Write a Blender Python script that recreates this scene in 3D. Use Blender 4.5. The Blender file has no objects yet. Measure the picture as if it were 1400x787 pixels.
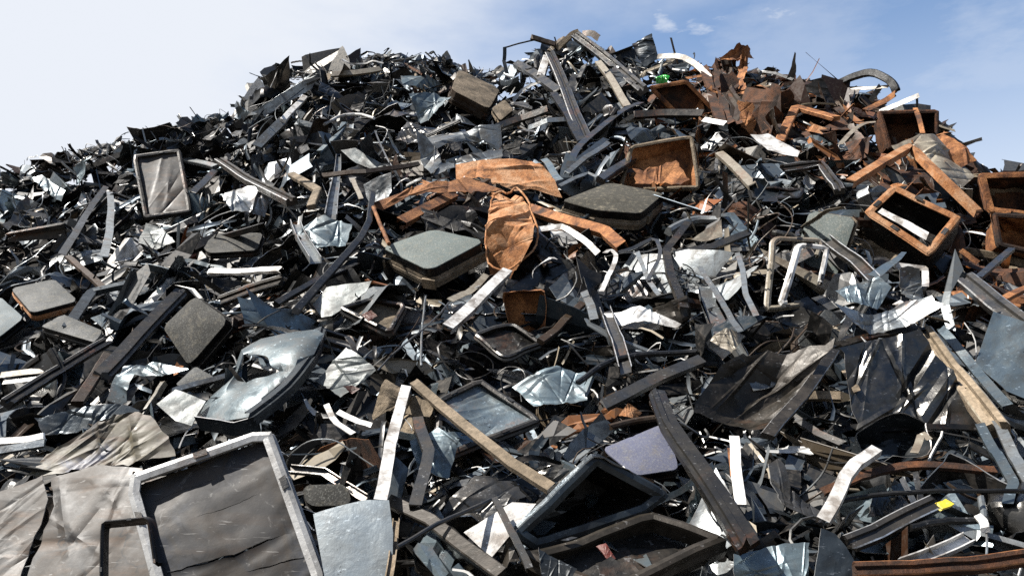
import bpy, math, random
import numpy as np
from mathutils import Vector

# ------------------------------------------------------------------ camera, sky, sun, exposure
scene = bpy.context.scene
col = scene.collection
PITCH = math.radians(8.0)
FPX = 1100.0                      # focal length in pixels of the 1400 x 787 photograph
CAM = np.array([0.0, 0.0, 1.7])
cd = bpy.data.cameras.new('camera'); cam = bpy.data.objects.new('camera', cd); col.objects.link(cam)
cd.sensor_width = 36.0; cd.lens = 36.0 * FPX / 1400.0
cd.clip_start = 0.05; cd.clip_end = 5000
cam.location = CAM; cam.rotation_euler = (math.radians(90) + PITCH, 0, 0)
scene.camera = cam

TO_SUN = Vector((-0.58, -0.06, 0.81)).normalized()
SUN_EL = math.asin(TO_SUN.z); SUN_AZ = math.atan2(TO_SUN.x, TO_SUN.y)
world = bpy.data.worlds.new('World'); scene.world = world; world.use_nodes = True
wn = world.node_tree.nodes; wl = world.node_tree.links; wn.clear()
def W(t, **k):
    n = wn.new(t)
    for a, b in k.items(): setattr(n, a, b)
    return n
w_out = W('ShaderNodeOutputWorld'); w_bg = W('ShaderNodeBackground'); w_bg.inputs[1].default_value = 0.056
sky = W('ShaderNodeTexSky', sky_type='NISHITA', sun_disc=False)
sky.sun_elevation = SUN_EL; sky.sun_rotation = SUN_AZ; sky.air_density = 1.0; sky.dust_density = 1.0; sky.ozone_density = 1.5
def pix_dir(u, v):
    x = (u - 700.0) / FPX; y = (393.5 - v) / FPX
    d = np.array([x, math.cos(PITCH) - y * math.sin(PITCH), math.sin(PITCH) + y * math.cos(PITCH)])
    return d / np.linalg.norm(d)
w_tc = W('ShaderNodeTexCoord')
w_map = W('ShaderNodeMapping'); w_map.inputs['Scale'].default_value = (1.0, 1.0, 2.6)
wl.new(w_tc.outputs['Generated'], w_map.inputs['Vector'])
w_no = W('ShaderNodeTexNoise'); w_no.inputs['Scale'].default_value = 2.2; w_no.inputs['Detail'].default_value = 7; w_no.inputs['Roughness'].default_value = .55
wl.new(w_map.outputs[0], w_no.inputs['Vector'])
w_nf = W('ShaderNodeTexNoise'); w_nf.inputs['Scale'].default_value = 14; w_nf.inputs['Detail'].default_value = 8; w_nf.inputs['Roughness'].default_value = .6
wl.new(w_map.outputs[0], w_nf.inputs['Vector'])
def wmath(op, a, b, c=None, clamp=False):
    n = W('ShaderNodeMath', operation=op); n.use_clamp = clamp
    for i, q in enumerate((a, b, c)):
        if q is None: continue
        if isinstance(q, (int, float)): n.inputs[i].default_value = q
        else: wl.new(q, n.inputs[i])
    return n.outputs[0]
def wrange(x, a, b, c=0.0, d=1.0):
    n = W('ShaderNodeMapRange', interpolation_type='SMOOTHSTEP')
    wl.new(x, n.inputs[0])
    for i, q in enumerate((a, b, c, d)): n.inputs[i + 1].default_value = q
    return n.outputs[0]
def wdot(d):
    n = W('ShaderNodeVectorMath', operation='DOT_PRODUCT'); wl.new(w_tc.outputs['Generated'], n.inputs[0]); n.inputs[1].default_value = tuple(d)
    return n.outputs['Value']
# a broad thin cloud bank on the left, thin wisps elsewhere, two small puffs near the summit
w_x = wdot((-0.93, 0.30, -0.20))
bank = wrange(wmath('ADD', w_x, wmath('MULTIPLY', wmath('SUBTRACT', w_no.outputs['Fac'], .5), .9)), -.02, .46)
wisp = wmath('MULTIPLY', wrange(w_no.outputs['Fac'], .46, .80), .5)
w_sep = W('ShaderNodeSeparateXYZ'); wl.new(w_tc.outputs['Generated'], w_sep.inputs[0])
veil = wmath('MULTIPLY', wrange(w_sep.outputs['Z'], .47, .12), .78)          # haze thickening towards the horizon
cl = wmath('MAXIMUM', wmath('MAXIMUM', bank, wisp), veil)
for (u, v, r) in ((948, 2, .034), (1068, -6, .030), (920, 28, .020), (960, 10, .022)):
    dd = pix_dir(u, v)
    puff = wrange(wmath('ADD', wdot(dd), wmath('MULTIPLY', wmath('SUBTRACT', w_nf.outputs['Fac'], .62), r * r * 6)), 1 - r * r * 1.1, 1.0)
    cl = wmath('MAXIMUM', cl, wmath('MULTIPLY', puff, .55))
for (u, v, r, a) in ((1370, 180, .12, .6), (1110, 95, .10, .45), (690, 30, .12, .3)):          # soft wisps
    wi = wrange(wmath('ADD', wdot(pix_dir(u, v)), wmath('MULTIPLY', wmath('SUBTRACT', w_nf.outputs['Fac'],   .52), r * r * 1.6)), 1 - r * r * 1.0, 1.0)
    cl = wmath('MAXIMUM', cl, wmath('MULTIPLY', wi, a * .62))
w_mix = W('ShaderNodeMix', data_type='RGBA')
wl.new(cl, w_mix.inputs['Factor']); wl.new(sky.outputs[0], w_mix.inputs['A']); w_mix.inputs['B'].default_value = (5.0, 4.95, 5.15, 1)
w_gain = W('ShaderNodeMix', data_type='RGBA', blend_type='MULTIPLY'); w_gain.inputs['Factor'].default_value = 1.0
wl.new(w_mix.outputs['Result'], w_gain.inputs['A']); w_gain.inputs['B'].default_value = (.985, 1.045, 1.09, 1)
wl.new(w_gain.outputs['Result'], w_bg.inputs[0]); wl.new(w_bg.outputs[0], w_out.inputs[0])

sd = bpy.data.lights.new('sun', 'SUN'); sun = bpy.data.objects.new('sun', sd); col.objects.link(sun)
sd.energy = 5.0; sd.angle = math.radians(.5); sd.color = (1.0, .955, .89)
sun.location = (-6, -4, 14); sun.rotation_euler = TO_SUN.to_track_quat('Z', 'Y').to_euler()
vs = scene.view_settings; vs.view_transform = 'Standard'; vs.look = 'None'; vs.gamma = 1.0; vs.use_curve_mapping = False
vs.exposure = 1.6
try:
    scene.cycles.use_denoising = False
    scene.cycles.max_bounces = 4; scene.cycles.diffuse_bounces = 1; scene.cycles.glossy_bounces = 2
except Exception: pass

rs = np.random.RandomState
R0 = rs(7)

# ------------------------------------------------------------------ the heap's surface
RIDGE_U = [-600, -300, 0, 70, 150, 200, 260, 320, 345, 380, 450, 530, 600, 660, 700, 745, 800, 850, 900, 960, 1010, 1060, 1130, 1190, 1240, 1285, 1330, 1400, 1600, 2000]
RIDGE_V = [380, 310, 242, 220, 203, 187, 171, 158, 130, 100, 86, 80, 84, 102, 96, 70, 62, 78, 88, 96, 98, 110, 124, 140, 160, 180, 236, 250, 330, 470]
RIDGE_D = ([-600, 0, 300, 790, 1000, 1200, 1320, 1400, 2000], [9.6, 9.6, 9.8, 9.8, 8.6, 7.2, 6.4, 6.2, 6.0])
T_TAB = ([-.6, 0, .254, .43, .593, .70, .796, .89, 1.0], [1.2, 1.9, 2.6, 3.3, 4.3, 5.2, 6.4, 8.0, 9.8])
BOTTOM_V = 787.0
def ridge_v(u): return np.interp(u, RIDGE_U, RIDGE_V)
def ridge_d(u): return np.interp(u, *RIDGE_D)
def dsurf(u, v):
    u = np.asarray(u, float); v = np.asarray(v, float)
    t = np.clip((BOTTOM_V - v) / (BOTTOM_V - ridge_v(u)), -.6, 1.0)
    d = np.interp(t, *T_TAB)
    return np.where(d > 1.9, 1.9 + (d - 1.9) * (ridge_d(u) - 1.9) / 7.9, d)
def rays(u, v):
    u = np.asarray(u, float); v = np.asarray(v, float)
    x = (u - 700.0) / FPX; y = (393.5 - v) / FPX
    return np.stack([x, math.cos(PITCH) - y * math.sin(PITCH), math.sin(PITCH) + y * math.cos(PITCH)], -1)
def at(u, v, lift=0.0):
    """point of the heap's surface seen towards (u, v), lifted towards the viewer"""
    return CAM + rays(u, v) * (dsurf(u, v) - lift)[..., None]
def at_d(u, v, d): return CAM + rays(u, v) * np.asarray(d, float)[..., None]
def project(P):
    q = np.asarray(P) - CAM
    d = q[..., 1] * math.cos(PITCH) + q[..., 2] * math.sin(PITCH)
    y = -q[..., 1] * math.sin(PITCH) + q[..., 2] * math.cos(PITCH)
    return 700 + FPX * q[..., 0] / d, 393.5 - FPX * y / d, d
def unit(a): a = np.asarray(a, float); return a / (np.linalg.norm(a, axis=-1, keepdims=True) + 1e-12)
def heap_normal(u, v):
    a = at(np.array([u - 25., u + 25., u, u]), np.array([v, v, v + 18., max(v - 18., float(ridge_v(u)))]))
    n = unit(np.cross(a[1] - a[0], a[3] - a[2])); return n if n[2] > 0 else -n
def to_cam(p): return unit(CAM - np.asarray(p))

# ------------------------------------------------------------------ materials (all procedural)
MATS = {}
def nodes_of(name):
    m = bpy.data.materials.new(name); m.use_nodes = True
    nt = m.node_tree; b = nt.nodes['Principled BSDF']
    return m, nt, b
def add(nt, t, **k):
    n = nt.nodes.new(t)
    for a, q in k.items(): setattr(n, a, q)
    return n
def noise(nt, vec, scale, detail=5, rough=.6, dist=0.0):
    n = add(nt, 'ShaderNodeTexNoise'); n.inputs['Scale'].default_value = scale; n.inputs['Detail'].default_value = detail
    n.inputs['Roughness'].default_value = rough; n.inputs['Distortion'].default_value = dist
    nt.links.new(vec, n.inputs['Vector']); return n.outputs['Fac']
def ramp(nt, fac, stops):
    r = add(nt, 'ShaderNodeValToRGB'); e = r.color_ramp.elements
    while len(e) < len(stops): e.new(.5)
    for k, (p, c) in zip(e, stops):
        k.position = p; k.color = (*c, 1) if len(c) == 3 else c
    nt.links.new(fac, r.inputs[0]); return r.outputs[0]
def mixc(nt, fac, a, b, mode='MIX'):
    n = add(nt, 'ShaderNodeMix', data_type='RGBA', blend_type=mode)
    for s, q in (('Factor', fac), ('A', a), ('B', b)):
        if isinstance(q, (int, float)): n.inputs[s].default_value = q
        elif isinstance(q, tuple): n.inputs[s].default_value = (*q, 1)
        else: nt.links.new(q, n.inputs[s])
    return n.outputs['Result']
def mrange(nt, x, a, b, c, d):
    n = add(nt, 'ShaderNodeMapRange'); nt.links.new(x, n.inputs[0])
    for i, q in enumerate((a, b, c, d)): n.inputs[i + 1].default_value = q
    return n.outputs[0]
def obj_vec(nt):
    """object coordinates shifted by a random amount for each object, so alike pieces do not repeat"""
    tc = add(nt, 'ShaderNodeTexCoord'); oi = add(nt, 'ShaderNodeObjectInfo')
    a = add(nt, 'ShaderNodeVectorMath', operation='ADD'); m = add(nt, 'ShaderNodeMath', operation='MULTIPLY'); m.inputs[1].default_value = 37.0
    nt.links.new(oi.outputs['Random'], m.inputs[0]); nt.links.new(tc.outputs['Object'], a.inputs[0]); nt.links.new(m.outputs[0], a.inputs[1])
    return a.outputs[0], oi.outputs['Random']
def scrap_metal(name, base, metallic, rough, dirt=(.06, .05, .04), dirt_amt=.45, rust_amt=.12, bump=.25, lo=.6, hi=1.25):
    m, nt, b = nodes_of(name); L = nt.links
    base = tuple(q * (.45 if max(base) < .5 else .78) for q in base)
    dirt = tuple(q * .5 for q in dirt)
    vec, rnd = obj_vec(nt)
    n1 = noise(nt, vec, 9, 8, .65); n2 = noise(nt, vec, 55, 6, .7, .4); n3 = noise(nt, vec, 4.0, 3, .5)
    val = mrange(nt, rnd, 0, 1, lo, hi)
    c = mixc(nt, 1.0, base, val, 'MULTIPLY')
    # streaky stains
    st = add(nt, 'ShaderNodeMapping'); st.inputs['Scale'].default_value = (14, 50, 7); L.new(vec, st.inputs['Vector'])
    n4 = noise(nt, st.outputs[0], 1.0, 5, .7)
    d1 = mrange(nt, n1, .45, .62, 0, min(.95, dirt_amt * 1.5)); c = mixc(nt, d1, c, dirt)
    d2 = mrange(nt, n4, .50, .66, 0, dirt_amt); c = mixc(nt, d2, c, tuple(q * 1.4 for q in dirt))
    sc = add(nt, 'ShaderNodeMapping'); sc.inputs['Scale'].default_value = (60, 9, 140); sc.inputs['Rotation'].default_value = (.5, .9, .3); L.new(vec, sc.inputs['Vector'])
    n5 = noise(nt, sc.outputs[0], 1.0, 3, .6); c = mixc(nt, mrange(nt, n5, .64, .70, 0, .55), c, tuple(min(.75, q * 2.2 + .10) for q in base))
    rr = mrange(nt, n3, .58, .70, 0, min(1, rust_amt * 4)); r2 = mrange(nt, n2, .45, .6, .1, 1)
    rm = add(nt, 'ShaderNodeMath', operation='MULTIPLY'); L.new(rr, rm.inputs[0]); L.new(r2, rm.inputs[1])
    c = mixc(nt, rm.outputs[0], c, (.12, .042, .013))
    sp = mrange(nt, n2, .30, .36, 1, 0); c = mixc(nt, sp, c, tuple(q * .5 for q in dirt))
    L.new(c, b.inputs['Base Color'])
    me = mixc(nt, rm.outputs[0], (metallic,) * 3, (0., 0., 0.)); me = mixc(nt, d1, me, (metallic * .4,) * 3); L.new(me, b.inputs['Metallic'])
    ro = mrange(nt, n1, .3, .7, max(.08, rough - .14), min(1, rough + .22)); L.new(ro, b.inputs['Roughness'])
    bp = add(nt, 'ShaderNodeBump'); bp.inputs['Strength'].default_value = bump; bp.inputs['Distance'].default_value = .012
    nb = noise(nt, vec, 22, 6, .6, .3); rd = add(nt, 'ShaderNodeTexNoise'); rd.noise_type = 'RIDGED_MULTIFRACTAL'; rd.inputs['Scale'].default_value = 6.5; rd.inputs['Detail'].default_value = 3; L.new(vec, rd.inputs['Vector'])
    ad = add(nt, 'ShaderNodeMath', operation='MULTIPLY_ADD'); L.new(rd.outputs['Fac'], ad.inputs[0]); ad.inputs[1].default_value = .45; L.new(nb, ad.inputs[2]); L.new(ad.outputs[0], bp.inputs['Height']); L.new(bp.outputs[0], b.inputs['Normal'])
    if max(base) < .1: b.inputs['Specular IOR Level'].default_value = .22
    MATS[name] = m; return m
scrap_metal('blue', (.24, .305, .335), .7, .34, dirt_amt=.4, bump=.18)
scrap_metal('shell', (.19, .255, .285), .5, .40, dirt_amt=.3, rust_amt=.05, bump=.15)
scrap_metal('matte', (.20, .225, .215), .15, .5, dirt_amt=.4)
scrap_metal('bluepaint', (.36, .41, .43), .35, .42, dirt_amt=.22, rust_amt=.03)
scrap_metal('greypaint', (.40, .40, .39), .1, .4, dirt_amt=.35, rust_amt=.04)
scrap_metal('bare', (.52, .52, .51), .75, .36, dirt_amt=.6, rust_amt=.2)
scrap_metal('pale', (.34, .37, .38), .6, .40, dirt_amt=.5)
scrap_metal('steel', (.15, .148, .142), .8, .32)
scrap_metal('dark', (.0135, .0128, .0118), .25, .36, dirt=(.022, .019, .015), rust_amt=.05, lo=.4, hi=1.6)
scrap_metal('gloss', (.15, .146, .138), .97, .22, dirt=(.012, .011, .009), dirt_amt=.4, rust_amt=.04, bump=.16, lo=.5, hi=1.3)
scrap_metal('navy', (.055, .068, .078), .6, .33, dirt=(.02, .02, .02), rust_amt=.04)
scrap_metal('grey', (.052, .050, .047), .45, .40)
scrap_metal('olive', (.036, .031, .024), .35, .42)
scrap_metal('white', (.66, .65, .62), .05, .38, dirt=(.18, .15, .12), dirt_amt=.6, rust_amt=.08, lo=.75, hi=1.1)
scrap_metal('cream', (.42, .37, .28), .05, .45, dirt=(.14, .105, .07), dirt_amt=.6, lo=.7, hi=1.1)
scrap_metal('brown', (.07, .044, .026), .25, .48)
scrap_metal('redpaint', (.17, .035, .025), .05, .45)
scrap_metal('yellowtape', (.55, .43, .03), .0, .4, dirt_amt=.2, rust_amt=0)
scrap_metal('greenplastic', (.02, .38, .03), .0, .35, dirt_amt=.15, rust_amt=0)
scrap_metal('rubber', (.006, .006, .006), .0, .38, dirt=(.02, .02, .02), rust_amt=0)
def rust(name, c1, c2, c3, bump=.6):
    c1, c2, c3 = (tuple(q * .82 for q in c) for c in (c1, c2, c3))
    m, nt, b = nodes_of(name); L = nt.links; vec, rnd = obj_vec(nt)
    n1 = noise(nt, vec, 7, 9, .68, .3); n2 = noise(nt, vec, 60, 6, .75)
    c = ramp(nt, n1, [(.34, c1), (.46, c2), (.60, c3), (.70, c2), (.80, tuple(q * .5 for q in c2))])
    c = mixc(nt, mrange(nt, n2, .35, .65, .0, .55), c, c1)
    c = mixc(nt, 1.0, c, mrange(nt, rnd, 0, 1, .7, 1.15), 'MULTIPLY')
    L.new(c, b.inputs['Base Color']); b.inputs['Roughness'].default_value = .82; b.inputs['Specular IOR Level'].default_value = .25
    bp = add(nt, 'ShaderNodeBump'); bp.inputs['Strength'].default_value = bump; bp.inputs['Distance'].default_value = .01
    rd = add(nt, 'ShaderNodeTexNoise'); rd.noise_type = 'RIDGED_MULTIFRACTAL'; rd.inputs['Scale'].default_value = 8; rd.inputs['Detail'].default_value = 4; L.new(vec, rd.inputs['Vector'])
    ad = add(nt, 'ShaderNodeMath', operation='MULTIPLY_ADD'); L.new(rd.outputs['Fac'], ad.inputs[0]); ad.inputs[1].default_value = 1.2; L.new(n2, ad.inputs[2]); L.new(ad.outputs[0], bp.inputs['Height']); L.new(bp.outputs[0], b.inputs['Normal']); MATS[name] = m
rust('rust', (.026, .012, .007), (.17, .064, .021), (.38, .165, .06))
rust('palerust', (.10, .042, .018), (.36, .15, .052), (.46, .27, .15))
rust('darkrust', (.008, .005, .0035), (.030, .013, .006), (.11, .04, .013))
rust('tan', (.045, .035, .023), (.15, .115, .075), (.27, .21, .145))
def tinted(name, warm):
    """heat-tinted shadow-mask sheet: grey with straw, brown and blue temper colours"""
    m, nt, b = nodes_of(name); L = nt.links; vec, rnd = obj_vec(nt)
    n1 = noise(nt, vec, 3.6, 6, .6, 1.1); n2 = noise(nt, vec, 26, 8, .72, 1.0); n3 = noise(nt, vec, 7, 7, .62)
    if warm >= 2: st = [(.30, (.10, .085, .05)), (.42, (.20, .165, .09)), (.50, (.23, .20, .12)), (.57, (.13, .10, .05)), (.64, (.045, .07, .16)), (.74, (.21, .19, .14))]
    elif warm > 1: st = [(.30, (.12, .11, .10)), (.40, (.16, .125, .085)), (.48, (.18, .115, .055)), (.54, (.15, .13, .11)), (.62, (.07, .06, .055)), (.72, (.20, .165, .12))]
    else: st = [(.30, (.075, .078, .085)), (.40, (.125, .115, .105)), (.48, (.13, .095, .06)), (.54, (.10, .10, .105)), (.60, (.06, .075, .12)), (.66, (.10, .085, .06)), (.74, (.14, .13, .115))]
    st = [(q, tuple(x * (.078 if 1 < warm < 2 else .14 if warm < 1 else .24) for x in cc)) for q, cc in st]
    c = ramp(nt, n1, st)
    c = mixc(nt, mrange(nt, n3, .46, .62, 0, .9), c, (.024, .017, .011) if warm > 1 else (.017, .016, .0155))
    c = mixc(nt, mrange(nt, n2, .60, .66, 0, .75), c, (.10, .097, .09)); c = mixc(nt, mrange(nt, n2, .40, .34, 0, .7), c, (.01, .009, .008))
    st_ = add(nt, 'ShaderNodeMapping'); st_.inputs['Scale'].default_value = (4, 22, 22); st_.inputs['Rotation'].default_value = (.2, .3, .7); L.new(vec, st_.inputs['Vector'])
    c = mixc(nt, mrange(nt, noise(nt, st_.outputs[0], 1.0, 6, .65, .5), .52, .68, 0, .8), c, (.050, .026, .011) if warm > 1 else (.022, .015, .010))
    wv = add(nt, 'ShaderNodeVectorMath', operation='MULTIPLY_ADD'); nz = add(nt, 'ShaderNodeTexNoise'); nz.inputs['Scale'].default_value = 9; nz.inputs['Detail'].default_value = 5; L.new(vec, nz.inputs['Vector'])
    L.new(nz.outputs['Color'], wv.inputs[0]); wv.inputs[1].default_value = (.22, .22, .22); L.new(vec, wv.inputs[2])
    vo = add(nt, 'ShaderNodeTexVoronoi', feature='DISTANCE_TO_EDGE'); vo.inputs['Scale'].default_value = 5.5; L.new(wv.outputs[0], vo.inputs['Vector'])
    cm = add(nt, 'ShaderNodeMath', operation='MULTIPLY'); L.new(mrange(nt, vo.outputs['Distance'], .030, .006, 0, 1), cm.inputs[0]); L.new(mrange(nt, n1, .46, .56, 0, .9), cm.inputs[1]); c = mixc(nt, cm.outputs[0], c, (.006, .0055, .005))
    sc = add(nt, 'ShaderNodeMapping'); sc.inputs['Scale'].default_value = (8, 90, 120); sc.inputs['Rotation'].default_value = (.3, .5, .9); L.new(vec, sc.inputs['Vector'])
    c = mixc(nt, mrange(nt, noise(nt, sc.outputs[0], 1.0, 3, .6), .66, .70, 0, .6), c, (.16, .155, .145))
    L.new(c, b.inputs['Base Color']); b.inputs['Metallic'].default_value = 0.0; b.inputs['Specular IOR Level'].default_value = .3
    L.new(mrange(nt, n3, .3, .7, .45, .7), b.inputs['Roughness'])
    bp = add(nt, 'ShaderNodeBump'); bp.inputs['Strength'].default_value = .3; bp.inputs['Distance'].default_value = .006
    L.new(n3, bp.inputs['Height']); L.new(bp.outputs[0], b.inputs['Normal']); MATS[name] = m
tinted('gold', 2.0); tinted('tint', 1.15); tinted('tintcool', .95)
def glass(name, base, rough, grain, dirt=.45):
    base = tuple(q * .8 for q in base)
    m, nt, b = nodes_of(name); L = nt.links; vec, rnd = obj_vec(nt)
    n1 = noise(nt, vec, 6, 6, .6); n2 = noise(nt, vec, 150, 4, .8); n3 = noise(nt, vec, 30, 7, .75)
    c = mixc(nt, mrange(nt, n1, .35, .7, 0, .6), base, tuple(q * .55 for q in base))
    c = mixc(nt, mrange(nt, n2, .52, .66, 0, grain), c, (.19, .19, .17))
    c = mixc(nt, mrange(nt, n3, .52, .68, 0, dirt), c, (.12, .105, .075))
    L.new(c, b.inputs['Base Color']); b.inputs['Specular IOR Level'].default_value = .22
    L.new(mrange(nt, n1, .3, .7, rough + .30, rough + .5), b.inputs['Roughness'])
    bp = add(nt, 'ShaderNodeBump'); bp.inputs['Strength'].default_value = .3; bp.inputs['Distance'].default_value = .004
    L.new(n2, bp.inputs['Height']); L.new(bp.outputs[0], b.inputs['Normal']); MATS[name] = m
glass('glassgreen', (.078, .096, .09), .22, .75)
glass('glassgrey', (.045, .047, .046), .3, .5)
glass('glassdark', (.016, .0155, .013), .35, .4)
glass('glassdirt', (.036, .033, .025), .5, .25, .95)
glass('glassblue', (.10, .106, .15), .2, .45)
glass('glasspale', (.125, .15, .155), .25, .2)
m, nt, b = nodes_of('shred_mix')            # for the tiny shreds: each shred carries its own paint colour
at_n = add(nt, 'ShaderNodeAttribute'); at_n.attribute_name = 'paint'
tc_ = add(nt, 'ShaderNodeTexCoord'); nn = noise(nt, tc_.outputs['Object'], 40, 5, .65)
nt.links.new(mixc(nt, mrange(nt, nn, .5, .7, 0, .55), at_n.outputs['Color'], (.05, .042, .034)), b.inputs['Base Color'])
b.inputs['Specular IOR Level'].default_value = .22; nt.links.new(at_n.outputs['Alpha'], b.inputs['Metallic']); nt.links.new(mrange(nt, nn, .3, .7, .28, .6), b.inputs['Roughness']); MATS['shred'] = m
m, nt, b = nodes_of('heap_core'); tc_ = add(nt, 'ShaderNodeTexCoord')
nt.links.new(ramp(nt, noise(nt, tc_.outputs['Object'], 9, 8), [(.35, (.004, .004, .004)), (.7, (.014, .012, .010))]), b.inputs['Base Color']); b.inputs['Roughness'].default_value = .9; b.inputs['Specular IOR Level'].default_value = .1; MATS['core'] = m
m, nt, b = nodes_of('yard_ground'); tc_ = add(nt, 'ShaderNodeTexCoord')
nt.links.new(ramp(nt, noise(nt, tc_.outputs['Object'], 2.5, 10), [(.35, (.06, .052, .042)), (.7, (.16, .14, .115))]), b.inputs['Base Color']); b.inputs['Roughness'].default_value = .92; MATS['ground'] = m
PAINT = {'shell': (.11, .135, .155, .5), 'blue': (.10, .12, .138, .8), 'pale': (.22, .24, .25, .6), 'steel': (.115, .115, .112, .8), 'dark': (.0078, .0074, .0068, .25), 'gloss': (.09, .088, .083, .97), 'navy': (.028, .038, .046, .6), 'grey': (.03, .03, .0295, .4),
         'olive': (.023, .02, .0155, .3), 'white': (.58, .57, .545, .05), 'cream': (.27, .23, .17, .05), 'brown': (.045, .028, .016, .2), 'rust': (.20, .068, .018, .0), 'darkrust': (.032, .014, .0065, 0.), 'tan': (.105, .08, .052, .0), 'palerust': (.27, .115, .045, 0.)}
PAINT = {k: (*(q * .62 for q in v[:3]), v[3]) for k, v in PAINT.items()}
BARE = {k: 'bare' for k in ('shell', 'dark', 'gloss', 'navy', 'grey', 'olive', 'brown', 'blue', 'steel', 'tintcool', 'tint', 'pale', 'matte')}
BARE.update({'rust': 'palerust', 'darkrust': 'rust', 'tan': 'cream'})

# ------------------------------------------------------------------ mesh and object helpers
class FL(list):
    """face list that remembers which faces are cut edges (bare bright metal) and whether it is creased like foil"""
    edge = (); flat = False; bare = None
def make_mesh(name, V, F, mat, sharp=24):
    me = bpy.data.meshes.new(name)
    me.from_pydata([tuple(q) for q in np.asarray(V)], [], [tuple(int(i) for i in f) for f in F])
    me.materials.append(MATS[mat])
    me.polygons.foreach_set('use_smooth', [not getattr(F, 'flat', False)] * len(me.polygons))
    ed = getattr(F, 'edge', ())
    if len(ed) and mat in BARE:
        me.materials.append(MATS[BARE[mat]]); mi = np.zeros(len(me.polygons), np.int32); mi[np.array(list(ed))] = 1; me.polygons.foreach_set('material_index', mi)
    me.update()
    if sharp is not None:
        try: me.set_sharp_from_angle(angle=math.radians(sharp))
        except Exception: pass
    return me
def link(name, me, loc=(0, 0, 0), parent=None):
    o = bpy.data.objects.new(name, me); col.objects.link(o); o.location = tuple(loc)
    if parent is not None: o.parent = parent
    return o
THINGS = []          # (object, pixel centre, short phrase)
def base_of(V): return np.array([V[:, 0].mean(), V[:, 1].mean(), V[:, 2].min()])
def thing(name, label, cat, parts, group=None, short=None):
    """parts: [(name, V, F, mat, [sub-parts])...] in world coordinates. One part -> a single mesh, several -> an Empty with children"""
    allV = np.concatenate([p[1] for p in parts]); b = base_of(allV)
    if len(parts) == 1 and not parts[0][4]:
        o = link(name, make_mesh(name, parts[0][1] - b, parts[0][2], parts[0][3]), b)
    else:
        o = link(name, None, b); o.empty_display_size = .1
        for pn, V, F, mt, subs in parts:
            c = link(pn, make_mesh(pn, V - b, F, mt), (0, 0, 0), o)
            for sn, SV, SF, sm in subs: link(sn, make_mesh(sn, SV - b, SF, sm), (0, 0, 0), c)
    o['label'] = label; o['category'] = cat; o['kind'] = 'thing'
    if group: o['group'] = group
    u, v, d = project(allV)
    THINGS.append((o, (float(u.mean()), float(v.mean())), short))
    return o
def structure(name, V, F, mat):
    o = link(name, make_mesh(name, V, F, mat)); o['kind'] = 'structure'; return o

# depth of what is placed on purpose, so that loose scrap does not bury it
ZW, ZH, ZS = 360, 210, 4.0
ZB = np.full((ZH, ZW), 99.0)
_bw = np.array([(i / 9, j / 9, 1 - i / 9 - j / 9) for i in range(10) for j in range(10 - i)])
def splat(V, F):
    V = np.asarray(V); T = np.array([(f[0], f[i], f[i + 1]) for f in F for i in range(1, len(f) - 1)]); pu, pv, pd = project(V)
    ar = np.abs((pu[T[:, 1]] - pu[T[:, 0]]) * (pv[T[:, 2]] - pv[T[:, 0]]) - (pu[T[:, 2]] - pu[T[:, 0]]) * (pv[T[:, 1]] - pv[T[:, 0]])) / 2
    A = T[ar > 10]; B = T[ar > 600]; pts = [V, V[T].mean(1)]
    if len(A): pts.append((V[A][:, None] * _bw[None, :, :, None]).sum(2).reshape(-1, 3))
    if len(B):
        w = np.random.RandomState(1).dirichlet((1, 1, 1), 700); pts.append((V[B][:, None] * w[None, :, :, None]).sum(2).reshape(-1, 3))
    P = np.concatenate(pts); u, v, d = project(P)
    iu = (u / ZS).astype(int) + 5; iv = (v / ZS).astype(int) + 5
    for du in (0, 1):
        for dv in (0, 1):
            a, bq = iu + du, iv + dv; ok = (a >= 0) & (a < ZW) & (bq >= 0) & (bq < ZH)
            np.minimum.at(ZB, (bq[ok], a[ok]), d[ok])
def covers(V, tol=.01):
    """share of the points V that stand in front of something placed on purpose"""
    u, v, d = project(V)
    iu = np.clip((u / ZS).astype(int) + 5, 0, ZW - 1); iv = np.clip((v / ZS).astype(int) + 5, 0, ZH - 1)
    z = ZB[iv, iu]; return ((z < 90) & (d < z + tol))

from mathutils.geometry import tessellate_polygon
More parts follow.
